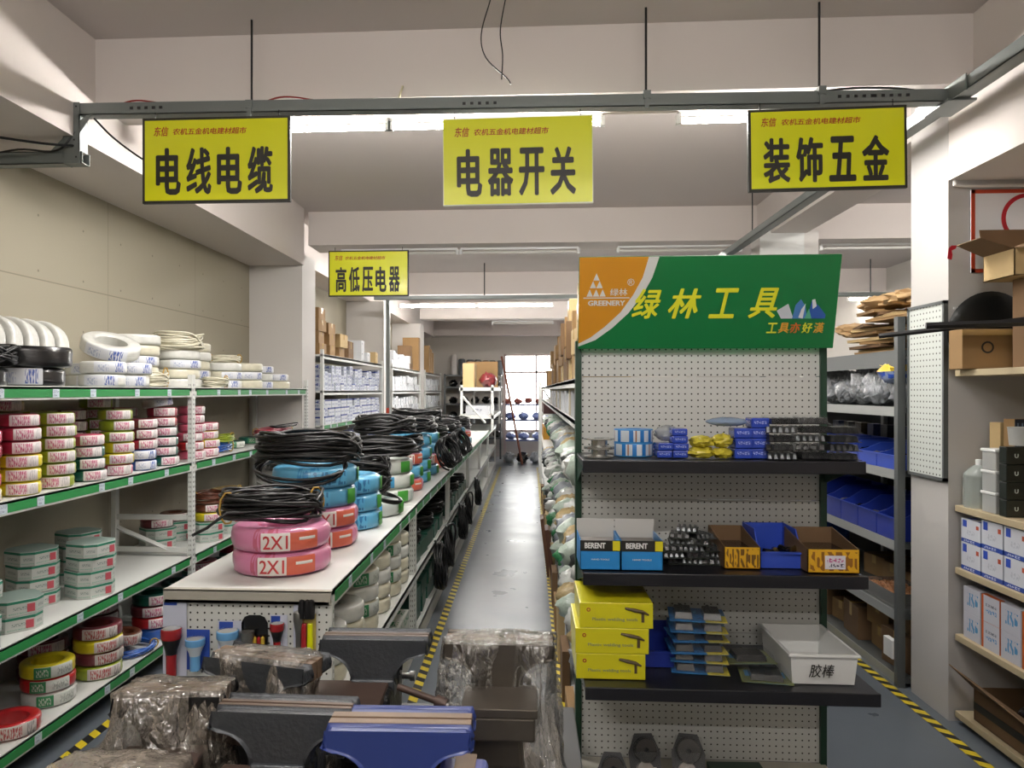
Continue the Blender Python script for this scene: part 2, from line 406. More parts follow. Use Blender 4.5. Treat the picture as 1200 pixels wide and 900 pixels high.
# lamps of the same kind behind the photographer
for x in (-1.0, .6):
    tube_lamp(x-.5, x+.5, .45, 2.955, True, 'lit fluorescent tube under the beam behind the camera', 'lit tubes behind the camera', area=False)
for i, (x, y) in enumerate(((-1.3, 8.2), (1.6, 8.2), (-1.2, 12.3), (1.6, 12.3), (3.6, 5.4), (3.6, 8.2), (3.6, 12.3))):  # added tubes out of sight, put in to brighten the deeper hall
    tube_lamp(x-.55, x+.55, y, 3.25, True, 'added fill tube on the ceiling hidden behind a beam, ' + ['low gondola side, nearer', 'header side, nearer', 'low gondola side, deeper', 'header side, deeper', 'past the white pillar', 'steel shelving side, nearer', 'steel shelving side, deeper'][i], 'added fill tubes between the beams')
for x in (-1.2, .6):
    tube_lamp(x-.5, x+.5, -1.9, 3.25, True, 'lit fluorescent tube on the ceiling near the entrance', 'lit tubes near the entrance', area=False)
# ================================================================ cable trays, rods, wires
def tray_seg(mb, p0, p1, w=.06, h=.055):
    """open channel between two points"""
    p0, p1 = Vector(p0), Vector(p1); d = p1-p0; L = d.length
    s = len(mb.v); T = .004
    mb.box(0, L, -w/2, w/2, -h/2, -h/2+T); mb.box(0, L, -w/2, -w/2+T, -h/2, h/2); mb.box(0, L, w/2-T, w/2, -h/2, h/2)
    q = d.to_track_quat('X', 'Z'); mb.tf(Matrix.Translation(p0) @ q.to_matrix().to_4x4(), s)
yt = 3.36; zt1 = 2.885
tr = thing('cable_tray', 'long grey perforated steel cable tray hanging across the front beam', 'cable tray')
mb = MB(); tray_seg(mb, (-2.1, yt, zt1+.03), (1.83, yt, zt1)); main_ch = mb
mb = MB(); mb.box(-2.17, -2.09, yt-.036, yt-.032, 2.66, 2.945); mb.box(-2.17, -2.166, yt-.036, yt+.03, 2.66, 2.945); mb.box(-2.094, -2.09, yt-.036, yt+.03, 2.72, 2.89)
mb.prism([(-2.09, 2.86), (-2.09, 2.80), (-2.03, 2.885), (-2.03, 2.89)], yt-.036, yt-.032, 'y'); mb.prism([(-2.17, 2.78), (-2.23, 2.72), (-2.23, 2.715), (-2.17, 2.715)], yt-.036, yt-.032, 'y')
for x, z in ((-2.15, 2.93), (-2.13, 2.92), (-2.11, 2.925), (-2.155, 2.84), (-2.12, 2.77), (-2.15, 2.74), (-2.11, 2.69)): mb.box(x, x+.008, yt-.0375, yt-.036, z-.004, z+.004, 1)
mb.build('elbow', [m_tray, m_dark], tr)
mb = MB(); tray_seg(mb, (-2.64, yt, 2.69), (-2.08, yt, 2.69)); mb.build('channel', m_tray, tr)
hp = main_ch
for x0, z in ((-1.85, zt1+.028), (-.3, zt1+.012), (1.35, zt1+.004), (1.5, zt1+.004)):
    for k in range(5): hp.box(x0+k*.035, x0+k*.035+.014, yt-.0335, yt-.0302, z-.006, z+.006, 1)
hp.build('channel', [m_tray, m_dark], tr)
for px, ytop in ((295, 16), (757, 5), (960, 5)):
    x = at(px, 100, Y=yt).x
    r = MB(); r.cyl((x, yt, zt1-.0), (x, yt, ZC), .0055, n=8); r.build('hanger_rod', m_dark, tr)
    c = MB(); c.box(x-.016, x+.016, yt-.04, yt+.04, zt1+.015, zt1+.05); c.box(x-.01, x+.01, yt-.036, yt-.03, zt1-.03, zt1+.05); c.build('clamp', m_tray, tr)
tr2 = thing('cable_tray', 'grey steel cable tray running deep into the shop beside the pillar', 'cable tray')
mb = MB(); tray_seg(mb, (1.86, .2, 2.89), (1.86, 9.8, 2.89), .07); mb.build('channel', m_tray, tr2)
mb = MB(); mb.box(1.80, 1.92, 3.30, 3.50, 2.85, 2.86); mb.box(1.815, 1.822, 3.2, 3.6, 2.855, 2.925)
mb.build('joint_plate', m_tray, tr2)
r = MB(); r.cyl((1.86, 6.3, 2.9), (1.86, 6.3, ZC), .005, n=8); r.build('hanger_rod', m_dark, tr2)
tr3 = thing('cable_tray', 'far grey cable tray crossing the shop near the third beam', 'cable tray')
mb = MB(); tray_seg(mb, (-2.1, 9.95, 2.86), (5, 9.95, 2.86), .06, .05); mb.build('channel', m_tray, tr3)
for x in (-.6, 1.2, 4.45): MB().cyl((x, 9.95, 2.87), (x, 9.95, ZC), .008, n=8).build('hanger_rod', m_dark, tr3)
def wire(name, label, pts, r, mat, cat='wire', group=None, n=6, sub=6):
    # Catmull-Rom through the points
    P = [Vector(p) for p in pts]; P = [P[0]*2-P[1]]+P+[P[-1]*2-P[-2]]; out = []
    for i in range(1, len(P)-2):
        for k in range(sub):
            t = k/sub; a, b, c, d = P[i-1:i+3]
            out.append(.5*((2*b)+(c-a)*t+(2*a-5*b+4*c-d)*t*t+(3*b-a-3*c+d)*t**3))
    out.append(P[-2]); o = MB().tube(out, r, n).build(name, mat, smooth=True)
    return tag(o, label, cat, group)
m_red = M('red_wire_pvc', '8a1c1a', .4)
z0 = ZC
wire('hanging_wire', 'loose dark wire dangling from the ceiling, the curlier of two', [(-.17, 3.25, z0), (-.21, 3.25, 3.17), (-.19, 3.26, 3.07), (-.1, 3.26, 2.98), (-.08, 3.26, 2.95)], .003, m_dark)
wire('hanging_wire', 'loose dark wire dangling from the ceiling, the straighter of two', [(-.1, 3.22, z0), (-.125, 3.22, 3.17), (-.115, 3.22, 3.06), (-.12, 3.23, 2.96)], .003, m_dark)
wire('power_cord', 'black cord sagging from the tray corner towards the yellow sign', [(-2.04, yt, 2.88), (-1.95, yt, 2.79), (-1.83, yt, 2.7), (-1.76, 3.39, 2.66)], .005, m_dark)
wire('power_cord', 'black cord drooping under the beam into the tray elbow', [(-2.65, 3.1, 2.74), (-2.4, 3.1, 2.72), (-2.2, 3.22, 2.72), (-2.1, yt, 2.75)], .006, m_dark)
for k in range(3):
    wire('power_cord', 'black cord bundled in the low tray against the wall, ' + ['thick', 'thin', 'looping'][k] + ' one', [(-2.64, yt+.01*k, 2.73-.01*k), (-2.4, yt-.02, 2.705+.015*k), (-2.2, yt-.02*k, 2.72), (-2.1, yt-.03, 2.78+.02*k)], .007-.001*k, m_dark)
for k, (x, w_) in enumerate(((-1.95, .28), (-1.25, .3))):
    wire('red_wire', 'thin red wire lying on top of the tray, ' + ['near its corner', 'above the 电线电缆 sign'][k], [(x, yt, zt1+.045), (x+w_*.4, yt, zt1+.075), (x+w_, yt, zt1+.05)], .004, m_red, 'wire')
wire('black_wire', 'black wire arching over the tray end above the 装饰五金 sign', [(1.2, yt, 2.91), (1.4, yt, 2.935), (1.62, yt, 2.93), (1.8, yt, 2.9)], .005, m_dark)
wire('white_wire', 'short pale wire poking out of the front beam', [(-.6, 3.49, 3.05), (-.61, 3.47, 3.0), (-.625, 3.46, 2.93)], .005, M('cream_wire', 'd8d0b0', .5))
wire('conduit_pipe', 'thin beige conduit running down the pillar and along the beam', [(2.04, 3.69, 3.3), (2.04, 3.69, 3.0), (2.04, 3.69, 2.75), (2.045, 3.69, 2.61), (2.07, 3.69, 2.588), (2.3, 3.69, 2.585), (2.6, 3.69, 2.58)], .009, m_pillar, 'pipe', sub=4)
wire('conduit_pipe', 'second thin beige conduit beside the first on the pillar', [(2.075, 3.7, 3.3), (2.075, 3.7, 3.0), (2.075, 3.7, 2.7), (2.08, 3.69, 2.62)], .007, m_pillar, 'pipe', sub=4)

# ================================================================ yellow hanging signs
m_yel = M('yellow_sign_face', 'dde000', .35, coat=.2); m_ink = M('black_ink', '1c1a14', .5); m_redink = M('red_ink', 'b03a1c', .5)
m_white_t = M('clear_white_edge', 'd8dcc8', .3)
def sign(px0, py0, px1, py1, Y, body, label, border=True, tilt=0, rz=0):
    a, b = at(px0, py0, Y=Y), at(px1, py1, Y=Y); W, H = b.x-a.x, a.z-b.z
    o = thing('hanging_sign', label, 'sign', ((a.x+b.x)/2, Y, (a.z+b.z)/2), rz); o.rotation_euler = (0, tilt, rz)
    MB().box(-W/2, W/2, 0, .018, -H/2, H/2).build('panel', m_ink if border else m_white_t, o)
    e = .012 if border else .004
    MB().box(-W/2+e, W/2-e, -.002, 0, -H/2+e, H/2-e).build('face', m_yel, o)
    n = len(body); cw = W*.83/n
    for i, ch in enumerate(body):
        text('character', ch, cw*.82, H*.55, m_ink, (-W*.435+cw*(i+.5)+W*.01, -.0035, -H*.13), o, bold=.028)
    text('shop_name', '东信', W*.10, H*.11, m_redink, (-W*.37, -.0035, H*.34), o, bold=.01, shear=.2)
    text('shop_name', '农机五金机电建材超市', W*.5, H*.075, m_redink, (-W*.04, -.0035, H*.335), o, bold=.008, shear=.15)
    for s in (-1, 1): MB().cyl((s*W*.42, .009, H/2), (s*W*.42, .009, H/2+.03), .0025, n=6).build('hook', m_dark, o)
    return o
sign(167, 139, 340, 236, 3.309, '电线电缆', 'yellow sign reading 电线电缆 hanging from the tray')
sign(519, 139, 695, 238, 3.309, '电器开关', 'yellow sign reading 电器开关 without black frame, over the aisle', border=False, tilt=-.008)
sign(877, 128, 1063, 221, 3.309, '装饰五金', 'yellow sign reading 装饰五金 hanging beside the pillar', tilt=-.012)
sign(385, 294, 479, 347, 6.6, '高低压电器', 'smaller looking yellow sign reading 高低压电器 hanging above the white boxes')
# ================================================================ prohibition sign on the pillar
no = thing('wall_sign', 'white prohibition notice with red border on the wall behind the open cartons', 'sign', (2.33, 3.715, 2.37))
MB().box(-.2, .27, -.006, 0, -.2, .2).build('panel', M('notice_white', 'e0dfe2', .3, coat=.4), no)
f = MB(); e = .018
f.box(-.2, .27, -.008, -.006, .2-e, .2); f.box(-.2, .27, -.008, -.006, -.2, -.2+e); f.box(-.2, -.2+e, -.008, -.006, -.2, .2); f.box(.27-e, .27, -.008, -.006, -.2, .2)
f.build('border', m_redink, no)
ring = MB().lathe([(.1, -.008), (.12, -.008), (.12, -.006), (.1, -.006), (.1, -.008)], 40, c=(.06, 0, .06), axis='y'); ring.build('ring', M('notice_red', 'b01c2a', .35), no)
text('lettering', '禁止', .16, .08, m_ink, (-.06, -.009, -.13), no, bold=.02)
# red painted mark on the pillar
tag(MB().prism([(-.02, -.03), (.0, -.035), (.004, -.01), (.0, .01), (.02, .02), (.025, .035), (.0, .035), (-.015, .02)], 0, .001, 'y').build('paint_mark', MATS['notice_red'], loc=(2.045, 3.7185, 2.27)), 'small red paint stroke on the white pillar', 'paint mark')
tag(MB().box(-.012, .012, -.005, 0, -.006, .006).box(-.03, -.02, -.003, 0, -.006, .006).build('wall_clip', m_white, loc=(2.08, 3.715, 2.0)), 'tiny white clip on the pillar below the red stroke', 'clip')

# ================================================================ wall shelving along the boarded wall
m_slot = m_metal_w
def price_cards(mb_parent, y0, y1, x, z, side, n, step, w=.045, h=.038, seed=0):
    rnd = random.Random(seed)
    for k in range(n):
        y = y0+(k+.5)*(y1-y0)/n + rnd.uniform(-.08, .08)
        m = MB()
        if side > 0: m.box(x, x+.002, y-w/2, y+w/2, z-h/2, z+h/2)
        else: m.box(x-.002, x, y-w/2, y+w/2, z-h/2, z+h/2)
        m.build('price_card', m_tagw, mb_parent)
def shelf_board(parent, x0, x1, y0, y1, z, side, cards, lip=.055, seed=0, mat=None, green=True, name='shelf_board'):
    """board with a lip and green price strip on the aisle side (side=+1: faces +x)"""
    m = MB(); m.box(x0, x1, y0, y1, z-.02, z)
    if side > 0: m.box(x1-.004, x1, y0, y1, z-lip, z+.004)
    else: m.box(x0, x0+.004, y0, y1, z-lip, z+.004)
    b = m.build(name, mat or m_metal_w, parent)
    X = x1 if side > 0 else x0
    if green:
        g = MB(); zc = z-lip/2
        g.box(min(X, X+side*.003), max(X, X+side*.003), y0+.03, y1-.03, zc-.018, zc+.018).build('price_strip', m_green, b)
        price_cards(b, y0+.1, y1-.1, X+side*.003, zc, side, cards, 0, seed=seed)
    return b
def post(parent, x, y, z0, z1, w=.04, mat=None, slots=True, d=.03):
    m = MB(); m.box(x-d/2, x+d/2, y-w/2, y+w/2, z0, z1)
    p = m.build('upright', mat or m_metal_w, parent)
    if slots:
        s = MB(); z = z0+.1
        while z < z1-.04:
            for dy in (-.009, .009):
                s.box(x+d/2, x+d/2+.0008, y+dy-.002, y+dy+.002, z, z+.012); s.box(x+dy*.6-.0015, x+dy*.6+.0015, y-w/2-.0008, y-w/2, z, z+.012)
            z += .03
        s.build('slots', M('slot_shadow', '3c3c38', .9), p)
    return p
XF = -2.08; XB = -2.6
ZL = (1.617, 1.158, .578, .155)
bays = ((.9, 2.07), (2.07, 4.47), (4.47, 6.83))
for bi, (ya, yb_) in enumerate(bays):
    lb = ['wall shelving bay of wire coils closest to the camera', 'wall shelving bay stacked with pink and green wire coils', 'wall shelving bay ending at the boarded pillar, wire bundles on it'][bi]
    t = thing('wall_shelving', lb, 'shelving', (0, 0, 0), 0, 'wall shelving bays')
    for li, z in enumerate(ZL):
        shelf_board(t, XB, XF, ya+.022, yb_-.022, z, 1, (6, 6, 5, 6)[li] if bi else 3, seed=li*7+bi)
    post(t, XF-.01, yb_, 0, 1.70); post(t, XB+.02, yb_, 0, 1.60, slots=False)
    # side brackets
    for z in (.80, .6): MB().box(XB+.03, XF-.03, yb_-.012, yb_+.012, z, z+.03).build('side_rail', m_metal_w, t)
    m = MB(); m.tube([(XB+.03, yb_, .75), (XF-.15, yb_, .61)], .016, 4); m.build('brace', m_metal_w, t)
    MB().box(XB+.03, XF-.03, yb_-.012, yb_+.012, 1.1, 1.12).build('side_rail', m_metal_w, t)
    MB().box(XB-.01, XB, ya, yb_, .1, .55).build('back_panel', m_metal_w, t)

# shelving beyond the boarded pillar (breaker boxes)
for i, (ya, yb_) in enumerate(((7.35, 10.4), (11.15, 14.1), (14.75, 17.4))):
    t = thing('wall_shelving', ['white shelving bay of blue printed boxes beyond the boarded pillar', 'second white shelving bay of pale boxes past the steel post', 'last white shelving bay before the window wall'][i], 'shelving', (0, 0, 0), 0, 'rear wall shelving bays')
    for li, z in enumerate((1.97, 1.6, 1.25, .95, .5)):
        shelf_board(t, XB, XF, ya, yb_, z, 1, 8 if i == 0 and li in (2, 3) else 0, .045, seed=40+li, green=(i == 0 and li > 1))
    for y in (ya+.02, yb_-.02):
        post(t, XF-.01, y, 0, 2.02, .04, slots=False); post(t, XB+.02, y, 0, 2.02, .04, slots=False)
sp = MB().box(-.025, .025, -.025, .025, 0, 2.88).build('steel_post', m_tray, loc=(-1.98, 10.3, 0)); tag(sp, 'tall grey steel post from floor to tray beside the pale boxes', 'post')
sp2 = MB().box(-.02, .02, -.02, .02, 0, .08).build('post_cap', m_redink, sp, loc=(0.0, -.01, 1.28)); sp2['label'] = 'red tape wrapped round the post'

# ================================================================ low gondola beside the main aisle
GX0, GX1, GZ = -1.27, -.68, .91
m_pegend = pegmat('end_pegboard', 'cfd0cb', 0, .0254, .14)
gb = ((2.53, 4.42), (4.44, 6.32), (6.34, 8.4), (8.42, 10.4), (10.42, 12.5), (12.52, 15.2))
for i, (ya, yb_) in enumerate(gb):
    t = thing('low_gondola', ['low white gondola bay with pegboard end hung with torches', 'second low gondola bay carrying blue packed cable', 'third low gondola bay under heaped black cable', 'fourth low gondola bay along the aisle', 'fifth low gondola bay along the aisle', 'last low gondola bay under the white rack'][i], 'shelving', (0, 0, 0), 0, 'low gondola bays along the aisle')
    shelf_board(t, GX0, GX1, ya, yb_, GZ, 1, 5, .06, seed=60+i, name='top_board', green=True)
    for z in (.5, .14): shelf_board(t, (GX0+GX1)/2, GX1-.0, ya, yb_, z, 1, 0, .05, green=False)
    shelf_board(t, GX0, (GX0+GX1)/2-.02, ya, yb_, .45, -1, 0, .05, green=False)
    MB().box((GX0+GX1)/2-.02, (GX0+GX1)/2, ya, yb_, .1, GZ-.02).build('centre_panel', m_metal_w, t)
    for y in (ya+.02, yb_-.02):
        for x in (GX1-.02, GX0+.02): post(t, x, y, 0, GZ-.02, .04, slots=(i == 0), d=.03)
    MB().box(GX1-.04, GX1-.01, ya, yb_, 0, .1).build('plinth', m_metal_w, t)
    if i == 0:
        e = MB(); e.box(GX0, GX1, ya-.012, ya, 0, GZ-.045); e.build('end_pegboard', m_pegend, t)
        e = MB(); e.box(GX0+.005, GX1-.005, ya-.03, ya, GZ-.045, GZ-.035); e.box(GX0, GX1, ya-.03, ya-.026, GZ-.045, GZ+.002); e.box(GX0, GX1, ya-.03, ya, GZ-.004, GZ+.0)
        e.build('end_cap', M('end_cap_beige', 'a8a498', .5), t)

# ================================================================ display gondola with the green header
DX0, DX1, DY = .19, 1.165, 3.0
m_peg = pegmat('display_pegboard', 'cfd0cc', 0, .0254, .13)
dg = thing('display_gondola', 'white pegboard display gondola with black shelves under the green header', 'shelving')
for z0_, z1_ in ((.13, .635), (.638, 1.165), (1.168, 1.655), (1.658, 1.80)):
    MB().box(DX0+.02, DX1-.02, DY, DY+.012, z0_, z1_).build('peg_panel', m_peg, dg)
for x in (DX0+.008, DX1-.008): 
    MB().box(x-.012, x+.012, DY-.015, DY+.04, 0, 1.8).build('upright', m_dkgreen, dg)
m_basew = M('base_cream', 'c4c0b4', .5)
for yf, z, w in ((2.64, 1.352, 0), (2.62, .958, 0), (2.53, .592, 0)):
    s = MB(); s.box(DX0, DX1, yf, DY-.002, z-.022, z); s.box(DX0, DX1, yf-.004, yf+.01, z-.042, z+.003)
    b = s.build('shelf', m_black, dg, bevel=.003)
    for x in (DX0+.004, DX1-.004):
        MB().prism([(yf+.03, z-.022), (DY, z-.022), (DY, z-.11), (DY-.03, z-.11)], x-.0015, x+.0015, 'x').build('bracket', m_dkgreen, b)
s = MB(); s.box(DX0, DX1, 2.5, DY, .0, .13); s.build('base_shelf', m_basew, dg, bevel=.004)
m_hgreen = M('header_green', '0a7038', .32, coat=.3); m_horange = M('header_orange', 'd08e1c', .35, coat=.3); m_hwhite = M('header_white', 'd8d8d4', .4); m_hyel = M('header_yellow', 'e2e02c', .4)
hd = bpy.data.objects.new('header_sign', None); COL.objects.link(hd); hd.parent = dg
hd.location = (.685, 2.905, 1.94); hd.rotation_euler = (math.radians(14), 0, 0)
W, H = .985, .36
MB().box(-W/2, W/2, 0, .02, -H/2, H/2).build('panel', m_hgreen, hd, bevel=.003)
def hu(x, y): return (((x-38)/1067-.5)*W, (.5-(y-45)/378)*H)
oc = [(325, 47), (302, 130), (265, 200), (215, 270), (150, 330), (90, 375), (40, 400)]
wc = [(368, 47), (342, 130), (302, 205), (247, 275), (182, 335), (112, 385), (40, 412)]
def flat(name, pts, mat, lift, parent, lab=None):
    P = [hu(*p) for p in pts]; m = MB().prism(P, -lift, -lift+.0008, 'y'); o = m.build(name, mat, parent); return o
# band and corner built as strips so that concave outlines stay clean
def strip(name, A, B, mat, lift):
    m = MB(); 
    for p in A+B: pass
    for i in range(len(A)-1):
        a, b, c, d = hu(*A[i]), hu(*A[i+1]), hu(*B[i+1]), hu(*B[i]); k = len(m.v)
        m.v += [(q[0], -lift, q[1]) for q in (a, b, c, d)]+[(q[0], -lift+.0008, q[1]) for q in (a, b, c, d)]
        m.face((k, k+1, k+2, k+3)); m.face((k+7, k+6, k+5, k+4)); m.face((k, k+4, k+5, k+1)); m.face((k+3, k+2, k+6, k+7))
    return m.build(name, mat, hd)
strip('orange_corner', oc, [(40, y) for _, y in oc], m_horange, .0016)
strip('white_band', wc, oc, m_hwhite, .0014)
tri = MB()
for r_, (yy, n) in enumerate(((125, 1), (156, 2), (190, 3))):
    for k in range(n):
        cx = 111+(k-(n-1)/2)*27; P = [hu(cx-13, yy+15), hu(cx+13, yy+15), hu(cx, yy-14)]; tri.prism(P, -.003, -.002, 'y')
P0, P1 = hu(58, 213), hu(250, 209); tri.box(P0[0], P1[0], -.003, -.002, P0[1], P1[1]+.0)
tri.build('tree_emblem', m_hwhite, hd)
sx = W/1067
def ht(name, body, cx, cy, w, h, mat, **k):
    p = hu(cx, cy); return text(name, body, w*sx, h*sx, mat, (p[0], -.003, p[1]), hd, **k)
ht('lettering', '绿林', 205, 188, 72, 30, m_hwhite, bold=.01); ht('lettering', '®', 254, 148, 30, 30, m_hwhite); ht('lettering', 'GREENERY', 155, 232, 155, 22, m_hwhite, bold=.03)
for ch, x0, x1 in (('绿', 262, 382), ('林', 412, 548), ('工', 580, 700), ('具', 743, 862)):
    ht('character', ch, (x0+x1)/2, 236, x1-x0, 126, m_hyel, shear=.28, bold=.02)
for i, (ch, c) in enumerate((('工', 'd8d83a'), ('具', 'd8a03a'), ('亦', 'c86a2a'), ('好', 'd8d83a'), ('漢', 'd8a03a'))):
    ht('character', ch, 845+i*48, 338, 44, 44, M('slogan_'+c, c, .4), bold=.02, shear=.15)
for i, (pts, c) in enumerate((([(860, 268), (905, 240), (930, 300), (880, 300)], 'c8ccd4'), ([(925, 300), (935, 245), (955, 222), (975, 250), (985, 300)], '4a7ab8'), ([(960, 262), (975, 240), (968, 300), (950, 296)], 'd8d8d8'), ([(985, 300), (1000, 225), (1030, 250), (1060, 285), (1058, 300)], '2f58a8'), ([(1000, 225), (1012, 222), (1020, 250), (1005, 262)], 'd6d8da'), ([(975, 300), (990, 260), (1003, 300)], '59b08a'))):
    flat('rock_motif', pts[::-1], M('motif_'+c, c, .4), .0022+.0003*i, hd)

# ================================================================ gondola run behind the display (right of the main aisle)
RX0, RX1 = .215, 1.14
rz_ = (1.655, 1.46, 1.16, .75, .3)
for i, (ya, yb_) in enumerate(((3.06, 5.0), (5.03, 7.0), (7.03, 9.0), (9.03, 11.0), (11.03, 12.8))):
    t = thing('aisle_gondola', ['gondola bay directly behind the green header display', 'second gondola bay behind the display', 'third gondola bay behind the display', 'fourth gondola bay behind the display', 'last gondola bay, ending in a white post'][i], 'shelving', (0, 0, 0), 0, 'gondola bays behind the display')
    for li, z in enumerate(rz_):
        shelf_board(t, RX0, .66, ya, yb_, z, -1, 0, .04, green=False)
    MB().box(.66, .68, ya, yb_, .1, 1.75).build('centre_panel', m_metal_w, t)
    for y in (ya+.02, yb_-.02):
        post(t, .62, y, 0, 1.68 if i < 4 else 1.72, .04, slots=False)
        post(t, RX1-.02, y, 0, 1.68, .04, slots=False)
    for z in (1.4, .9, .14): shelf_board(t, .68, RX1, ya, yb_, z, 1, 0, .04, green=False)
    m = MB(); m.box(RX0, RX0+.02, ya, yb_, 0, .09); m.build('plinth', m_metal_w, t)

# ================================================================ dark steel shelving behind the pillar
m_dsteel = M('dark_grey_steel', '5a5e5e', .45, .3); m_edge = M('steel_edge', 'a8aaa8', .4, .3)
UX = 2.0
t = thing('steel_shelving', 'grey steel shelving of blue bins behind the white pillar', 'shelving')
for z in (1.82, 1.51, 1.165, .775, .395, .05):
    m = MB(); m.box(UX, 2.52, 4.12, 6.5, z-.03, z); m.box(UX-.004, UX, 4.12, 6.5, z-.05 if z < 1.8 else z-.09, z+.002, 1); m.build('shelf_board', [m_dsteel, m_edge if z < 1.8 else m_dsteel], t)
for y in (4.13, 6.48): MB().box(UX-.02, UX+.02, y-.02, y+.02, 0, 2.0 if y < 5 else 2.0).build('upright', m_dsteel, t)
for y in (4.13, 5.37, 6.48): MB().box(2.48, 2.51, y-.02, y+.02, 0, 2.0).build('upright', m_edge, t)
MB().box(2.52, 2.53, 4.12, 6.5, 0, 1.45).build('back_panel', M('dark_back_panel', '2e2f2e', .7), t)

# ================================================================ wooden shelving against the pillar wall
m_wood = M('shelf_wood', 'b0a182', .6, var=.12, vscale=3); m_brown = M('brown_board', '8a7a66', .6, var=.1)
t = thing('wooden_shelving', 'wooden wall shelving holding lamp boxes in front of the pillar wall', 'shelving')
for z in (1.05, .75, .43, .06):
    MB().box(2.05, 2.5, 2.3, 3.70, z-.03, z).build('shelf_board', m_wood, t, bevel=.002)
MB().box(2.52, 2.535, 2.3, 3.7, .06, 1.66).build('back_panel', m_brown, t)
for y in (2.32, 3.2): MB().box(2.07, 2.5, y-.009, y+.009, .03, 1.46).build('side_panel', m_wood, t) if y < 3 else None
# ================================================================ wire coils
def film(name, col, rough=.28):
    if name in MATS: return MATS[name]
    m = M(name, col, rough, var=.18, vscale=30, coat=.5)
    nt = m.node_tree; b = nt.nodes['Principled BSDF']
    tc = nt.nodes.new('ShaderNodeTexCoord'); mp = nt.nodes.new('ShaderNodeMapping'); mp.inputs['Scale'].default_value = (12, 12, 260)
    n = nt.nodes.new('ShaderNodeTexNoise'); n.inputs['Scale'].default_value = 1.0
    nt.links.new(tc.outputs['Object'], mp.inputs[0]); nt.links.new(mp.outputs[0], n.inputs['Vector'])
    bp = nt.nodes.new('ShaderNodeBump'); bp.inputs['Strength'].default_value = .5; bp.inputs['Distance'].default_value = .003
    nt.links.new(n.outputs['Fac'], bp.inputs['Height']); nt.links.new(bp.outputs[0], b.inputs['Normal'])
    return m
LABM = {
    'pink': PM('pink_print_label', 'dcd4d2', [(.08, .6, .32, .66, 'b85a7c', 9), (.68, .93, .25, .75, 'bdb8b8', 3)]),
    'blue': PM('blue_print_label', 'd6d8de', [(.6, .9, .3, .75, '4a60a8', 4), (.1, .4, .35, .6, 'a8b0c8', 5)]),
    'green': PM('green_print_label', 'c9ccc4', [(0, .4, .12, .88, '2a7a4a', 0), (.06, .34, .38, .62, 'b8c4b4', 6), (.55, .95, .38, .62, '9a9f98', 7)]),
    'red': PM('red_print_label', 'c9c1bb', [(.08, .62, .33, .66, 'a85050', 9), (.72, .92, .25, .75, '8a8280', 3)]),
}
def coil_mesh(name, R, ri, h, mat):
    pr = [(ri, h*.12), (ri, h*.88), (ri+.01, h*.985), (R-.012, h*.985), (R-.003, h*.9), (R, h*.72), (R-.0015, h*.5), (R, h*.28), (R-.003, h*.1), (R-.012, h*.015), (ri+.01, h*.015), (ri, h*.12)]
    return MB().lathe(pr[::-1], 30).mesh(name, mat, 50)
COLS = {'lime': '8fa02a', 'crimson': '98263c', 'pink': 'c4566f', 'dark green': '14584a', 'yellow': 'd6c626', 'red': 'b02428', 'blue': '2858a8', 'maroon': '6e2c34', 'white': 'd2d2cc', 'black': '151517',
        'brown': '6a3a28', 'tan': 'a8905c', 'cream': 'd2cdb8', 'grey': '8a8c8c'}
CM = {}
def coil_proto(col, lab, R=.085, ri=.045, h=.056, ang=-38, span=86):
    key = (col, lab, R, h, ang)
    if key in CM: return CM[key]
    me = coil_mesh('wire_coil', R, ri, h, film(col.replace(' ', '_')+'_wrapped_wire', COLS[col]))
    lm = None
    if lab:
        a0 = math.radians(ang-span/2); a1 = math.radians(ang+span/2)
        lm = MB().lathe([(R-.002, h*.10), (R+.0014, h*.16), (R+.0014, h*.86), (R-.002, h*.93)], 10, a0=a0, a1=a1).mesh('paper_label', LABM[lab], 50)
    CM[key] = (me, lm); return CM[key]
def coil(loc, col, lab, label, group, rot=(0, 0, 0), cat='wire coil', name='wire_coil', **k):
    me, lm = coil_proto(col, lab, **k)
    o = bpy.data.objects.new(name, me); COL.objects.link(o); o.location = loc; o.rotation_euler = rot
    tag(o, label, cat, group)
    if lm:
        c = bpy.data.objects.new('paper_label', lm); COL.objects.link(c); c.parent = o
    return o
def stack(x, y, z, cols, where, group, h=.056, R=.085, jit=.006, adj='wire coil', **k):
    for i, (c, l) in enumerate(cols):
        coil((x+R_(jit), y+R_(jit), z+i*(h+.0015)), c, l, f'{c} {adj}, {nth(i) if i else "bottom"} in the {where}', group, rot=(0, 0, R_(.25)), R=R, h=h, **k)
P_, L_ = 'pink', 'lime'
W = lambda *cs: [(c, 'pink' if c not in ('white', 'blue') else 'blue') for c in cs]
Z2 = ZL[1]+.001
front = [
    (2.55, W('pink', 'red', 'pink', 'red', 'pink', 'red')), (2.79, W('yellow', 'pink', 'pink', 'crimson', 'pink', 'crimson')),
    (3.03, W('yellow', 'yellow', 'yellow', 'crimson', 'crimson', 'crimson')), (3.27, W('lime', 'lime', 'lime', 'lime', 'lime', 'lime')),
    (3.52, W('dark green', 'dark green', 'dark green', 'pink')), (3.78, W('pink', 'yellow', 'yellow', 'lime', 'lime', 'lime')),
    (4.03, W('blue', 'blue', 'crimson', 'maroon', 'maroon')), (4.28, W('dark green', 'dark green', 'dark green', 'dark green', 'red', 'crimson'))]
for i, (y, cols) in enumerate(front):
    stack(-2.175, y, Z2, cols, f'{["eighth","seventh","sixth","fifth","fourth","third","second","first"][i]} front stack before the middle upright', 'wire coils on the middle wall shelf')
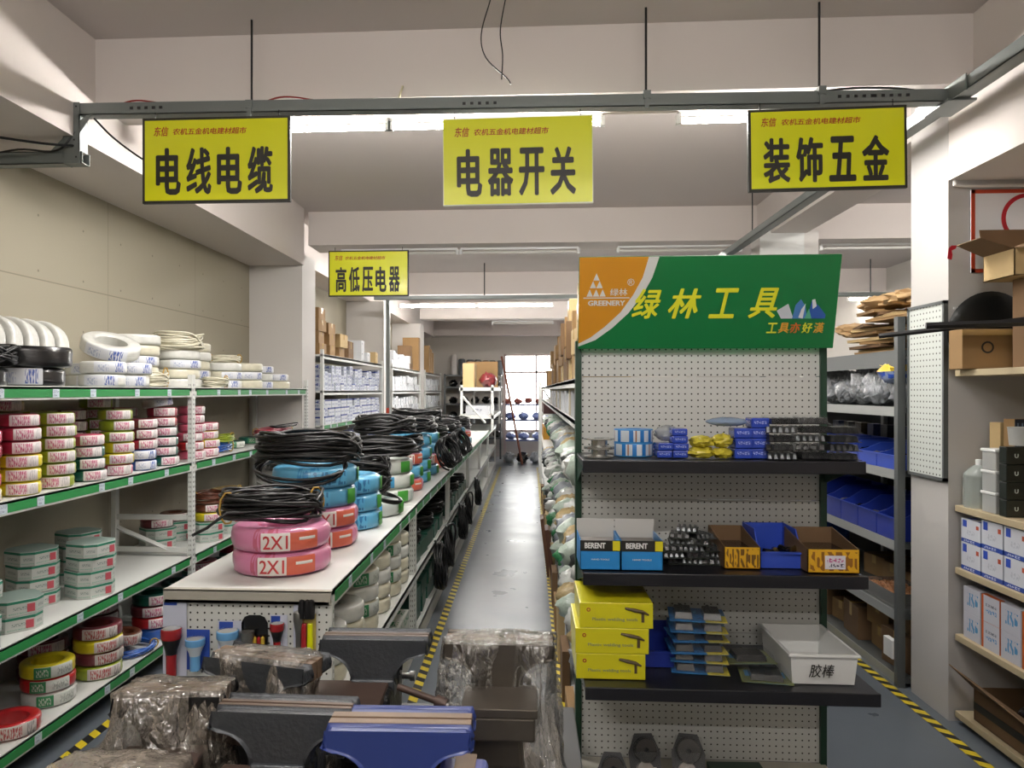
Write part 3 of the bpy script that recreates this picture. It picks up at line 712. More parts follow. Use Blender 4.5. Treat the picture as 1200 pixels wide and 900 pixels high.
for i in range(8):
    y = 2.5+i*.245
    c = ['maroon', 'lime', 'red', 'tan', 'lime', 'maroon', 'lime', 'crimson'][i]
    stack(-2.4, y, Z2, W(*([c]*(6 if i % 3 else 7))), f'{["eighth","seventh","sixth","fifth","fourth","third","second","first"][i]} rear stack before the middle upright', 'wire coils at the back of the middle wall shelf')
coil((-2.2, 4.27, Z2+6*.0575), 'white', 'blue', 'white coil with blue label topping the stack beside the middle upright', 'wire coils on the middle wall shelf', rot=(.05, -.12, .1))
stack(-2.19, 4.68, Z2, W('pink', 'red', 'pink', 'pink', 'pink', 'pink'), 'pink stack just past the middle upright', 'wire coils past the middle upright')
stack(-2.19, 4.90, Z2, W('pink', 'yellow', 'yellow', 'pink'), 'short yellow stack past the pink stack', 'wire coils past the middle upright')
stack(-2.42, 4.75, Z2, W('dark green', 'maroon', 'maroon', 'dark green', 'dark green'), 'rear stack behind the pink stack', 'wire coils past the middle upright')
# loose cable hanks
def hank_pts(R, turns, sx=1, sy=1, zt=.03, seed=0, wob=.12, per=22, zj=.006, tail=None):
    rnd = random.Random(seed); out = []
    for t in range(turns):
        rr = R*(1+rnd.uniform(-wob, wob*.4)); cx, cy = rnd.uniform(-1, 1)*R*.07, rnd.uniform(-1, 1)*R*.07; z = zt*(rnd.random()); ta, tb = rnd.uniform(-.06, .06), rnd.uniform(-.06, .06)
        for k in range(per):
            f = k/per; a = 2*PI*f
            out.append([(rr*math.cos(a)+cx)*sx, (rr*math.sin(a)+cy)*sy, z+ta*R*math.cos(a)+tb*R*math.sin(a)+zj*math.sin(2*a+t)])
    # smooth the joins between turns
    for _ in range(2):
        out = [out[0]]+[[(out[i-1][j]+out[i][j]*2+out[i+1][j])/4 for j in range(3)] for i in range(1, len(out)-1)]+[out[-1]]
    mz = min(p[2] for p in out)
    for p in out: p[2] -= mz
    if tail: out += tail
    return out
HK = {}
def hank(loc, label, col='black', R=.17, turns=18, r=.0065, sx=1, sy=1, zt=.05, seed=0, rot=0, group=None, tie=True, cat='cable', wob=.14, name='cable_coil', tail=None, zj=.006):
    mt = m_cable if col == 'black' else film(col.replace(' ', '_')+'_wrapped_wire', COLS[col])
    key = (col, R, turns, r, sx, sy, zt, seed, wob, zj, bool(tail))
    if key not in HK:
        pts = hank_pts(R, turns, sx, sy, zt, seed, wob, zj=zj, tail=tail); pts = [(p[0], p[1], p[2]+r) for p in pts]
        me = MB().tube(pts, r, 5).mesh(name, mt, 80)
        tm = None
        if tie:
            t = MB(); top = zt+.012+r*2
            for a in ((.6, 3.9) if R > .1 else (.6,)):
                c = Vector((R*sx*.93*math.cos(a), R*sy*.93*math.sin(a), top*.5))
                d = Vector((math.cos(a), math.sin(a), 0)); loop = []
                for k in range(10):
                    q = 2*PI*k/10; loop.append(c+d*(R*.17*math.cos(q))+Vector((0, 0, (top*.56)*math.sin(q)+.004)))
                t.tube(loop, .004, 5, closed=True)
            tm = t.mesh('tie_string', M('yellow_tie', 'b8923a', .6), 60)
        HK[key] = (me, tm)
    me, tm = HK[key]
    o = bpy.data.objects.new(name, me); COL.objects.link(o); o.location = loc; o.rotation_euler = rot if isinstance(rot, tuple) else (0, 0, rot); tag(o, label, cat, group)
    if tm:
        c = bpy.data.objects.new('tie_string', tm); COL.objects.link(c); c.parent = o
    return o
g = 'loose wire hanks on the middle wall shelf'
hank((-2.25, 5.2, Z2), 'blue wire hank lying on the shelf beside the yellow coils', 'blue', .1, 14, .004, 1, 1.5, .06, 1, 0, g)
hank((-2.22, 5.22, Z2+.075), 'lime green wire hank on top of the blue hank', 'lime', .09, 14, .0035, 1, 1.4, .035, 2, .3, g)
hank((-2.2, 6.25, Z2+.058), 'dark red cable hank lying across green coils near the boarded pillar', 'crimson', .16, 16, .0055, .75, 1.9, .04, 3, 0, g)
hank((-2.14, 6.0, Z2), 'blue wire hank in front of the green coils near the pillar', 'blue', .06, 12, .004, .8, 2.4, .03, 4, 0.1, g)
for i, (x, y, w_) in enumerate(((-2.3, 5.6, 'beside the blue hank'), (-2.34, 6.1, 'under the dark red hank'), (-2.25, 6.55, 'against the pillar'))):
    coil((x, y, Z2), 'dark green', 'green', 'dark green coil with green label, ' + w_, g, R=.1, h=.055)
hank((-2.14, 6.35, Z2+.115), 'single black cable loop hanging over the dark red hank', 'black', .15, 2, .006, .7, 1.7, .02, 5, 0, g, tie=False)
# second level past the upright: brown and yellow coils over white boxes
gq = 'coils on the lower wall shelf past the middle upright'
Zc = ZL[2]+.001

# ---- octagonal white boxes on the lower wall shelf
m_obox = PM('white_octagon_box_print', 'b9bcb6', [(0, 1, .78, .95, '2a7a60', 0), (.2, .85, .36, .56, '76827e', 10), (.05, .95, .12, .2, '6aa48c', 14)])
m_obox_top = M('octagon_box_lid', '84958d', .5, var=.05)
def obox():
    s = .098; c = .042
    P = [(-s+c, -s), (s-c, -s), (s, -s+c), (s, s-c), (s-c, s), (-s+c, s), (-s, s-c), (-s, -s+c)]
    o = MB().prism(P, 0, .066, 'z', 0, 1).build('coil_box', [m_obox, m_obox_top], bevel=.0015); o['category'] = 'box'
    reg(o, MB().box(.02, .05, -s-.0012, -s, .01, .045).build('red_sticker', M('red_sticker', 'b8505a', .5), o)); return o
pb = Proto(obox)
for (x, y, n, w_, r0) in ((-2.2, 2.78, 4, 'stack nearest the camera', .0), (-2.22, 3.07, 2, 'short stack of two on the lower shelf', .1), (-2.38, 3.42, 4, 'rear tall stack beside the brace', .25), (-2.2, 3.6, 4, 'front tall stack near the shelf edge', .35), (-2.43, 3.85, 4, 'stack half hidden behind the tall ones', .2),
                          (-2.43, 4.7, 2, 'first pair past the middle upright', .1), (-2.43, 4.96, 2, 'second pair past the middle upright', .1), (-2.2, 4.95, 2, 'front pair past the middle upright', .3), (-2.2, 5.25, 2, 'pair under the brown coils', .2)):
    for k in range(n):
        pb.put((x+R_(.008), y+R_(.008), Zc+k*.0672), r0+.785+R_(.06)+(.2 if (n == 4 and k == 3) else 0), f'octagonal white coil box, {"bottom" if k == 0 else ORD[k]} in the {w_}', 'white octagonal coil boxes')
for i, (x, y, z, c) in enumerate(((-2.2, 4.96, 2, 'yellow'), (-2.2, 4.98, 3, 'brown'), (-2.21, 5.25, 2, 'crimson'), (-2.22, 5.25, 3, 'maroon'), (-2.43, 4.95, 2, 'brown'), (-2.43, 4.7, 2, 'maroon'), (-2.2, 5.6, 0, 'brown'), (-2.2, 5.6, 1, 'maroon'), (-2.22, 5.9, 0, 'dark green'))):
    zz = Zc+(.1344+(z-2)*.058 if z > 1 else z*.058)
    coil((x, y, zz+.001), c, 'pink', f'{c} coil {["on the front box pair, lower","on the front box pair, upper","on the box pair past it, lower","on the box pair past it, upper","on the second rear box pair","on the first rear box pair","at the bottom past the boxes","second up past the boxes","lying last on the lower shelf"][i]}', gq, R=.1)
hank((-2.2, 5.0, Zc+.255), 'brown wire hank heaped over the coils past the middle upright', 'brown', .11, 14, .004, 1, 1.2, .05, 9, 0, gq)
hank((-2.22, 5.3, Zc+.255), 'tan wire hank heaped beside the brown one', 'tan', .1, 12, .004, 1, 1.2, .04, 10, 0, gq)

# ---- bottom wall shelf
Zb = ZL[3]+.001; gB = 'wire coils on the bottom wall shelf'
def bs(x, y, cols, w_, R=.115): stack(x, y, Zb, cols, w_, gB, h=.064, R=R, ri=.07, jit=.008)
bs(-2.2, 3.66, [('lime', 'red'), ('maroon', 'red'), ('yellow', 'red'), ('maroon', 'red')], 'stack of four on the bottom shelf')
bs(-2.24, 3.33, [('white', 'green'), ('red', 'green'), ('yellow', 'green')], 'yellow topped stack on the bottom shelf')
bs(-2.19, 3.02, [('red', 'red')], 'bottom shelf, alone in front with open centre')
bs(-2.22, 2.72, [('yellow', 'green'), ('dark green', 'green'), ('maroon', 'green')], 'bottom shelf stack beside the lone red coil')
bs(-2.44, 2.95, [('maroon', 'pink'), ('white', 'green'), ('maroon', 'pink'), ('brown', 'pink')], 'rear bottom shelf stack behind the lone coil')
bs(-2.46, 3.6, [('maroon', 'pink'), ('brown', 'pink'), ('maroon', 'pink')], 'rear bottom shelf stack behind the four')
bs(-2.45, 4.05, [('maroon', 'pink'), ('brown', 'pink'), ('maroon', 'pink'), ('dark green', 'pink')], 'rear bottom shelf stack near the upright')
bs(-2.22, 4.25, [('blue', None), ('red', 'pink'), ('maroon', 'pink'), ('dark green', 'pink')], 'blue based stack at the upright')
hank((-2.2, 3.97, Zb), 'blue wire hank on the bottom shelf before the upright', 'blue', .125, 12, .0045, 1, 1.05, .025, 12, 0, gB)
coil((-2.24, 3.97, Zb+.05), 'brown', 'red', 'brown coil resting on the blue wire hank, bottom shelf', gB, rot=(.0, .12, .2), R=.085, h=.07)
for i in range(4):
    stack(-2.3, 4.75+i*.3, Zb, W('maroon', 'blue', 'dark green', 'crimson')[:3+i % 2], f'{nth(i)} bottom shelf stack past the upright', gB, h=.064, R=.115)

# ---- top wall shelf: white and black coils
Z1 = ZL[0]+.001; gT = 'coils on the top wall shelf'
coil((-2.24, 3.16, Z1), 'black', 'blue', 'black coil with blue and white label, lower of two on the top shelf', gT, R=.16, ri=.09, h=.085, ang=-60, span=60)
coil((-2.22, 3.17, Z1+.087), 'black', None, 'glossy black coil lying on the labelled black coil', gT, rot=(.02, .03, 0), R=.165, ri=.09, h=.095)
coil((-2.24, 2.82, Z1), 'black', 'blue', 'black coil with white label nearest the camera on the top shelf', gT, R=.14, ri=.08, h=.075, ang=-60)
hank((-2.2, 2.84, Z1+.077), 'teal-black cable hank piled on the near black coil', 'black', .13, 16, .0055, 1, 1, .07, 15, 0, gT, tie=False)
for i in range(6):
    coil((-2.43, 3.0+i*.112, Z1+.163), 'white', None, f'white wire coil standing on edge behind the black coils, {nth(i)} from the camera', gT, rot=(PI/2-.28, .0, -.12), R=.158, ri=.09, h=.075)
coil((-2.3, 3.93, Z1+.19), 'white', 'blue', 'white coil with blue label leaning tilted over the white packs', gT, rot=(.0, .42, -.6), R=.15, ri=.08, h=.075, ang=-35)
for i, (x, y, z, rx) in enumerate(((-2.18, 3.66, 0, 0), (-2.18, 3.67, 1, .03), (-2.18, 3.9, 0, 0), (-2.17, 3.91, 1, 0), (-2.42, 3.92, 0, 0), (-2.42, 3.92, 1, 0))):
    coil((x, y, Z1+z*.067+.0005), 'white', 'blue', f'white coil with blue label, {["lower","upper"][z]} of the {["pair beside the black coils","pair under the leaning coil","rear pair under the leaning coil"][i//2]}', gT, rot=(0, 0, R_(.3)), R=.11, ri=.05, h=.065, ang=-50)
hank((-2.17, 4.13, Z1), 'cream wire hank of loose loops at the top shelf edge', 'cream', .1, 16, .0055, .9, 1.1, .085, 21, .3, gT)
stack(-2.36, 4.3, Z1, [('white', None), ('cream', None), ('white', 'blue'), ('cream', None), ('white', None)], 'stack before the middle upright, top shelf', gT, h=.062, R=.14)
stack(-2.3, 4.72, Z1, [('white', None), ('cream', None), ('white', 'blue'), ('white', None)], 'stack past the middle upright, top shelf', gT, h=.06, R=.14)
hank((-2.3, 4.72, Z1+.247), 'big cream wire hank crowning the stack past the middle upright', 'cream', .155, 24, .006, 1, 1, .1, 23, 0, gT, tie=False)
hank((-2.16, 4.98, Z1), 'small cream hank with dark tie below the big one', 'cream', .085, 14, .005, 1, 1.2, .06, 24, .3, gT)
stack(-2.38, 5.08, Z1, [('white', None), ('white', 'blue'), ('cream', None), ('white', None), ('cream', None)], 'stack behind the small cream hank, top shelf', gT, h=.062, R=.13)
stack(-2.28, 5.4, Z1, [('white', 'blue'), ('cream', 'blue'), ('white', None)], 'low stack midway to the pillar, top shelf', gT, h=.062, R=.13)
stack(-2.26, 5.75, Z1, [('cream', None), ('white', 'blue'), ('cream', None)], 'low stack beyond midway, top shelf', gT, h=.065, R=.14)
stack(-2.3, 6.12, Z1, [('white', 'blue'), ('white', None), ('white', 'blue')], 'last but one stack before the pillar, top shelf', gT, h=.062, R=.14)
stack(-2.3, 6.5, Z1, [('cream', None), ('white', 'blue')], 'last stack before the pillar, top shelf', gT, h=.065, R=.15)
hank((-2.28, 5.42, Z1+.192), 'cream hank with blue tie on the low stack', 'cream', .11, 12, .005, 1, 1.2, .035, 26, 0, gT)

# ---- breaker boxes beyond the pillar
def bbox(name, cols, sx, sy, sz, lidw=None):
    def f():
        o = MB().box(-sx/2, sx/2, -sy/2, sy/2, 0, sz, 0).build(name, cols, bevel=.001); o['category'] = 'box'; return o
    return f
m_bb1 = PM('breaker_box_print', 'c4c9d4', [(.08, .92, .55, .88, '24388a', 3), (.15, .8, .15, .36, '4a5690', 5)])
m_bb2 = PM('breaker_box_print_2', 'cdd0d6', [(0, 1, .8, 1, '2c3f8c', 0), (.1, .9, .3, .5, '5a66a0', 6)])
m_bb3 = PM('pale_box_print', 'c9cbd0', [(.3, .7, .35, .65, '6a6f80', 2)])
m_bb4 = PM('pale_box_print_2', 'c3c5c8', [(.2, .5, .6, .8, '404a70', 2)])
B = [Proto(bbox('breaker_box', [m], .15, .125, h)) for m, h in ((m_bb1, .085), (m_bb2, .085), (m_bb1, .1))]
lev = {1.6: 'second', 1.25: 'third', .95: 'fourth'}
for z, lname in lev.items():
    for c in range(22):
        y = 7.46+c*.132
        hh = 0; n = 3 if z != 1.6 else random.choice((2, 3, 3))
        if z == .95: n = 2
        if c == 10: n -= 1
        for k in range(n):
            p = random.choice((0, 0, 1, 2)) if z != 1.25 else random.choice((1, 1, 0))
            h = (.085, .085, .1)[p]
            if hh+h > .30: break
            B[p].put((XF-.1+R_(.006), y, z+.001+hh), R_(.03), f'white and blue breaker box, {ORD[k]} tier, {nth(c)} column, {lname} shelf beyond pillar', 'breaker boxes beyond the boarded pillar'); hh += h+.001
B2 = [Proto(bbox('switch_box', [m], .2, .17, h)) for m, h in ((m_bb3, .11), (m_bb4, .13))]
for z, lname in ((1.97, 'top'), (1.6, 'second'), (1.25, 'third'), (.95, 'fourth')):
    for bay, (y0, nc) in enumerate(((11.3, 15), (14.9, 13))):
        for c in range(nc):
            n = random.choice((1, 2)) if z == 1.97 else 2
            if z == 1.97 and (bay or c > 9): continue
            if z == .95 and bay: continue
            hh = 0
            for k in range(n):
                p = random.choice((0, 1)); h = (.11, .13)[p]
                B2[p].put((XF-.13+R_(.02), y0+c*.185, z+.001+hh), R_(.05), f'pale switch box, {ORD[k]} tier, {nth(c)} column, {lname} shelf of the {["second","last"][bay]} bay', 'pale switch boxes on the rear wall shelves'); hh += h+.001
# cartons on the top shelf beyond the pillar
def carton_fn(name, sx, sy, sz, mat, lab=None, tape=True):
    def f():
        o = MB().box(-sx/2, sx/2, -sy/2, sy/2, 0, sz).build(name, mat, bevel=.003); o['category'] = 'carton'
        k = []
        if tape: 
            t = MB(); t.box(-sx/2-.0008, sx/2+.0008, -.02, .02, sz*.6, sz+.0008); k.append(t.build('packing_tape', m_tape, o))
        if lab: k.append(MB().box(-sx*.3, sx*.1, -sy/2-.001, -sy/2, sz*.3, sz*.7).build('shipping_label', m_bb3, o))
        reg(o, *k); return o
    return f
cA = Proto(carton_fn('carton', .22, .25, .12, m_card)); cB = Proto(carton_fn('carton', .26, .28, .15, m_card2, True)); cC = Proto(carton_fn('carton', .24, .3, .22, m_card3))
gc = 'cartons on the shelf beyond the boarded pillar'
for i, (y, ks) in enumerate(((7.55, 'AAAA'), (7.95, 'AAA'), (8.35, 'AB'), (8.8, 'C'))):
    z = 1.971
    for k, q in enumerate(ks):
        p, h = {'A': (cA, .12), 'B': (cB, .15), 'C': (cC, .22)}[q]
        p.put((-2.25+R_(.01), y+R_(.01), z), R_(.06), f'brown carton, {ORD[k]} in the {nth(i)} pile on the shelf beyond the pillar', gc); z += h+.001
for i, y in enumerate((9.25, 9.6)):
    for k in range(2 if i == 0 else 1):
        B2[1].put((-2.2, y, 1.971+k*.131), 0, f'pale tall box {["bottom","top"][k]} beside the piled cartons' if i == 0 else 'single pale box beyond the piled cartons', gc)
cB.put((-2.2, 9.95, 1.971), .1, 'pale carton with label at the end of the shelf by the post', gc)
cC.put((-2.25, 13.3, 1.971), 0, 'brown carton on the second rear bay, lower of two', 'cartons on the rear bays'); cC.put((-2.25, 13.3, 2.192), .1, 'brown carton on the second rear bay, upper of two', 'cartons on the rear bays')
for i in range(4):
    tag(MB().box(-.15, .15, -.1, .1, 0, .62-.06*i).build('tall_carton', m_card, loc=(-2.2, 13.75+i*.0+.0 if i == 0 else 14.9+.28*i, 1.971), bevel=.003), 'tall upright brown carton on the rear shelf, ' + ['before the far pillar', 'first past it', 'second past it', 'third past it'][i], 'carton', 'tall cartons on the rear shelves')

# ================================================================ packs on the low gondola
GT = GZ+.001
def pack_mat(name, col, c2):
    return PM(name, col, [(0, .08, 0, 1, c2, 3), (.2, .28, .1, .9, c2, 2), (.45, .5, 0, 1, c2, 2), (.7, .78, .1, .9, c2, 3)], .3, coat=.4)
PKM = {'pink': pack_mat('pink_pack_film', 'cc80a2', 'be5f78'), 'blue': pack_mat('blue_pack_film', '5a9fc2', '2f7cae'), 'white': pack_mat('white_pack_film', 'c8ccc6', '9ab0a8'), 'green': pack_mat('green_pack_film', '1e5a48', '123e30')}
PK = {}
m_wht = M('pack_label_white', 'dedad4', .4); m_org = M('pack_label_orange', 'c8604a', .4); m_grnl = M('pack_label_green', '3f8a34', .4); m_rtx = M('pack_red_text', 'b83a3e', .5)
def pack(loc, kind, label, group, R=.19, h=.088, rot=0, face=-80):
    key = (kind, R, h, face)
    if key not in PK:
        ri = R*.45
        pr = [(ri, h*.2), (ri+.01, h*.03), (R-.02, 0), (R-.004, h*.14), (R, h*.35), (R, h*.7), (R-.005, h*.88), (R-.022, h), (ri+.01, h*.97), (ri, h*.8), (ri, h*.2)]
        mb = MB().lathe(pr, 72)
        for i, v in enumerate(mb.v):
            n = noise.noise(Vector((v[0]*22, v[1]*22, v[2]*30)))*.005-abs(noise.noise(Vector((v[0]*45, v[1]*45, v[2]*18))))*.006; L = math.hypot(v[0], v[1]); mb.v[i] = (v[0]*(1+n/L), v[1]*(1+n/L), v[2])
        me = mb.mesh('cable_pack', PKM[kind], 60); kids = []
        def arc(nm, a, b, m, lift=.0015, v0=.12, v1=.88):
            return MB().lathe([(R+lift-.004, h*v0), (R+lift, h*(v0+.06)), (R+lift, h*(v1-.06)), (R+lift-.004, h*v1)], 8, a0=math.radians(face+a), a1=math.radians(face+b)).mesh(nm, m, 60)
        if kind == 'pink':
            kids = [arc('white_label', -18, 14, m_wht, .003), arc('orange_label', 14, 48, m_org, .003), arc('stripe', 24, 44, m_wht, .0045, .5, .7)]
            tm = text_mesh('lettering', '2X1', .09, h*.56, m_rtx, bold=.01, wrapR=R+.0045)
            kids.append((tm, math.radians(face-2+90), h*.5))
        elif kind == 'blue': kids = [arc('green_label', 48, 68, m_grnl, .003), arc('print_band', -30, 20, PM('blue_pack_print', '5aa6cc', [(.05, .95, .2, .7, '2a6a98', 5)], .3), .002)]
        elif kind == 'white': kids = [arc('green_label', 25, 48, m_grnl, .003), arc('blue_band', -50, -10, M('pack_label_blue', '3a8ab8', .4), .002)]
        PK[key] = (me, kids)
    me, kids = PK[key]
    o = bpy.data.objects.new('cable_pack', me); COL.objects.link(o); o.location = loc; o.rotation_euler = (0, 0, rot); tag(o, label, 'cable pack', group)
    for k in kids:
        if isinstance(k, tuple):
            c = bpy.data.objects.new('lettering', k[0]); COL.objects.link(c); c.parent = o; c.rotation_euler = (0, 0, k[1]); c.location = (0, 0, k[2])
        else:
            c = bpy.data.objects.new(k.name.split('.')[0], k); COL.objects.link(c); c.parent = o
    return o
gp = 'cable packs on the low gondola'
H = .089
# (x, y, kinds bottom->top, R)
S = [(-.965, 2.84, ['pink', 'pink'], .188, 'front pink stack at the gondola end'), (-.97, 3.30, ['pink', 'pink', 'blue', 'blue'], .19, 'mixed stack behind the pink one'),
     (-.93, 3.72, ['blue', 'blue', 'blue'], .18, 'blue stack with green labels'), (-.9, 4.12, ['white'], .19, 'low white layer beyond the blue stack'),
     (-.95, 4.62, ['white', 'white', 'white'], .22, 'white and blue stack at the second bay'), (-.93, 5.12, ['pink', 'blue', 'pink'], .19, 'pink and blue stack of the second bay'),
     (-.95, 5.6, ['blue', 'blue', 'blue', 'blue'], .2, 'blue stack midway in the second bay'), (-.95, 6.1, ['blue', 'pink', 'blue', 'blue'], .2, 'last stack of the second bay'),
     (-.95, 6.65, ['pink', 'blue', 'blue'], .2, 'first stack of the third bay'), (-.95, 7.15, ['blue', 'blue', 'pink'], .2, 'second stack of the third bay'), (-.95, 7.7, ['green', 'pink', 'blue'], .2, 'third stack of the third bay'),
     (-.95, 8.7, ['blue', 'blue', 'blue'], .2, 'first stack of the fourth bay'), (-.95, 9.6, ['blue', 'pink'], .2, 'second stack of the fourth bay')]
tops = []
for x, y, ks, R, w_ in S:
    for i, k in enumerate(ks):
        pack((x+R_(.006), y+R_(.006), GT+i*H), k, f'{k} wrapped cable pack, {"bottom" if i == 0 else ORD[i]} of the {w_}', gp, R=R, rot=R_(.08) if y < 3 else R_(.3), face=-80 if y < 3 else -60)
    tops.append(GT+len(ks)*H)
t_ = [[.17, -.05, .02], [.2, -.12, -.01], [.3, -.2, -.16]]
gh = 'black cable hanks on the low gondola'
hank((-1.02, 2.88, tops[0]+.001), 'black cable hank with yellow ties on the front pink packs', R=.185, turns=26, r=.0062, zt=.085, seed=31, sx=1.1, sy=.85, group=gh, zj=.012, tail=[[-.1, -.2, .05], [-.16, -.23, .0], [-.22, -.22, -.03]])
hank((-1.0, 3.32, tops[1]+.001), 'large black cable hank heaped on the mixed blue and pink stack', R=.2, turns=30, r=.0075, zt=.1, seed=32, sx=1.18, sy=.95, group=gh, tie=False, zj=.012)
hank((-1.0, 3.22, tops[1]-.035), 'few black cable turns draped over the front of the blue packs', R=.2, turns=3, r=.0075, zt=.03, seed=37, sx=1.05, sy=.8, rot=(.3, .05, 0), group=gh, tie=False)
hank((-1.1, 3.62, tops[2]+.03), 'black cable hank sprawled over the back of the blue stack', R=.18, turns=20, r=.007, zt=.06, seed=33, sx=1.1, sy=1.1, group=gh, tie=False)
hank((-.93, 4.14, tops[3]+.001), 'thick black cable hank on the low white layer', R=.15, turns=32, r=.0075, zt=.2, seed=34, sx=.95, sy=1.05, group=gh, tie=False, zj=.014)
hank((-.85, 4.02, tops[3]+.01), 'single black loop slipping off the low white layer', R=.15, turns=2, r=.0075, zt=.03, seed=35, rot=(.0, .25, .3), group=gh, tie=False)
for i in range(4, len(S)):
    x, y, ks, R, w_ = S[i]
    hank((x+R_(.03), y, tops[i]+.001), f'black cable hank lying on the {w_}', R=R*.98, turns=20, r=.009, zt=.08, seed=40+i % 3, sx=1.1, sy=1.1, rot=R_(2), group=gh, tie=(i == 4), zj=.02)
    if i in (5, 8): hank((x-.05, y-.12, tops[i]+.13), f'second black cable hank heaped over the {w_}', R=R, turns=18, r=.01, zt=.09, seed=44+i % 2, sx=1.1, sy=1.1, rot=R_(2), group=gh, tie=False, zj=.02)
    if i in (6, 8): hank((-.70, y+.25, GT+.17), f'black cable hank slipping off beside the {w_}', R=.12, turns=14, r=.008, zt=.1, seed=48, rot=(.3, PI/2-.5, 0), group=gh, tie=False, zj=.02)
# below: shelves of the low gondola on the aisle side
gl = 'coils on the lower gondola shelves'
for i, y in enumerate((2.78, 3.08, 3.38, 3.68, 3.98, 4.24)):
    for k in range((3, 3, 4, 4, 5, 4)[i]):
        coil((-.82, y, .501+k*.071), 'cream' if k != 2 else 'white', 'green' if k in (1, 3) and i % 2 == 0 else None, f'cream ribbed wire coil, {ORD[k]} in the {nth(i)} stack on the middle gondola shelf', gl, R=.125, h=.07, ang=-30)
m_tng = PM('green_lettered_box', 'c9cbc4', [(.08, .92, .4, .85, '2a7a4a', 6)])
tb = Proto(bbox('cable_box', [m_tng], .22, .2, .09))
for i in range(8):
    for k in range(2): tb.put((-.81, 2.72+i*.21, .141+k*.0915), 0, f'white box with green letters, {["lower","upper"][k]} at {nth(i)} place on the bottom gondola shelf', 'green lettered boxes on the bottom gondola shelf')
gr = Proto(bbox('cable_box', [M('dark_green_box', '1c4a3c', .4, var=.2, vscale=20)], .22, .26, .1))
for z, zn in ((.141, 'bottom'), (.501, 'middle')):
    for i in range(12):
        y = 4.66+i*.32
        if abs(y-6.33) < .15 or abs(y-8.41) < .15 or abs(y-4.43) < .14: continue
        for k in range(2 if z < .3 else 1):
            gr.put((-.82, y, z+k*.102), R_(.06), f'dark green packed box, {["lower","upper"][k]} at {nth(i)} place on the {zn} shelf, later bays', 'dark green boxes on the later gondola bays')
        if z > .3 and i % 2 == 0: hank((-.82, y+.03, z+.105), f'black cable hank over the green box at {nth(i)} place, later bays', R=.12, turns=12, r=.008, zt=.08, seed=50+i % 2, group='black hanks on the later gondola bays', tie=False)
for i, y in enumerate((5.3, 6.0, 7.1, 7.9, 9.2)):
    hank((-.69, y, .34), f'black cable hanging down the aisle side of the gondola, {nth(i)} from the camera', R=.17, turns=8, r=.009, zt=.04, seed=60+i % 2, rot=(.0, PI/2-.1, 0), group='cables hanging beside the aisle', tie=False, zj=.02)

# white rack at the far end of the gondola with its load
rk = thing('storage_rack', 'small white storage rack standing at the far end of the low gondola', 'rack', (0, 0, 0))
for x in (-1.16, -.63):
    for y in (12.7, 15.6): MB().box(x-.02, x+.02, y-.02, y+.02, GT, 1.7).build('upright', m_metal_w, rk)
for z in (1.12, 1.6): MB().box(-1.2, -.6, 12.68, 15.62, z, z+.06).build('shelf_board', m_metal_w, rk)
MB().tube([(-1.14, 12.69, 1.5), (-.75, 12.69, 1.05)], .02, 4).build('brace', m_metal_w, rk)
tag(MB().box(-.2, .0, -.3, .3, 0, .42).build('carton', m_card2, bevel=.004, loc=(-.95, 13.1, 1.661)), 'pale carton on the far white rack', 'carton')
tag(MB().box(-.3, .3, -.02, .02, 0, .5).build('cardboard_sheet', m_card, loc=(-.9, 14.2, 1.661), bevel=.002), 'brown cardboard sheet standing on the far white rack', 'cardboard')
def lump(name, rx, ry, rz, mat, seed=0, amp=.25, n=(22, 12), freq=4, smooth=60):
    s = Vector((seed*3.1, seed*1.7, 0))
    def fn(u, v):
        a = 2*PI*u; b = PI*(v-.5); d = Vector((math.cos(b)*math.cos(a), math.cos(b)*math.sin(a), math.sin(b)))
        q = Vector((d.x*freq, d.y*freq, d.z*freq))+s; k = 1+amp*noise.noise(q)+amp*.5*noise.noise(q*2.3)
        return (d.x*rx*k, d.y*ry*k, max(-.97*rz, d.z*rz*k)+rz*.97)
    return MB().grid(fn, n[0], n[1]).mesh(name, mat, smooth)
def put(me, loc, label, cat, group=None, rot=0, kind=None):
    o = bpy.data.objects.new(me.name.split('.')[0], me); COL.objects.link(o); o.location = loc; o.rotation_euler = rot if isinstance(rot, tuple) else (0, 0, rot); return tag(o, label, cat, group, kind)
put(lump('plastic_bag', .15, .25, .13, M('dark_red_bag', '6e2026', .3, coat=.5), 3), (-.72, 13.0, 1.661), 'dark red plastic bag on the far white rack', 'bag')
for i in range(3): tag(MB().box(-.2, .2, -.2, .2, 0, .16).build('carton', m_bb3, loc=(-.9, 13.0+i*.8, 1.181), bevel=.003), 'pale box on the lower board of the far rack, ' + ['front', 'middle', 'rear'][i], 'box', 'pale boxes on the far rack')
# ================================================================ goods on the display gondola
Zs1, Zs2, Zs3, Zb0 = 1.355, .961, .595, .131
def on(px, py, Z): p = at(px, py, Z=Z); return p.x, p.y
m_clear = M('clear_blister', '85898c', .08, alpha=.08, bump=.4, bscale=40)
m_silver = M('silver_foil', 'b4b4b0', .25, .8)
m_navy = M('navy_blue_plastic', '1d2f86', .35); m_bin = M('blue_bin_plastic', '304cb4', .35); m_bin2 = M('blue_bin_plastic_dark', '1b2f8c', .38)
def box_thing(name, sx, sy, sz, mats, loc, label, cat, group=None, rz=0, mf=None, bevel=.0015, kids=(), top=None):
    o = MB().box(-sx/2, sx/2, -sy/2, sy/2, 0, sz, 0, mf, top=top).build(name, mats, bevel=bevel, loc=loc, rot=(0, 0, rz)); tag(o, label, cat, group); return o
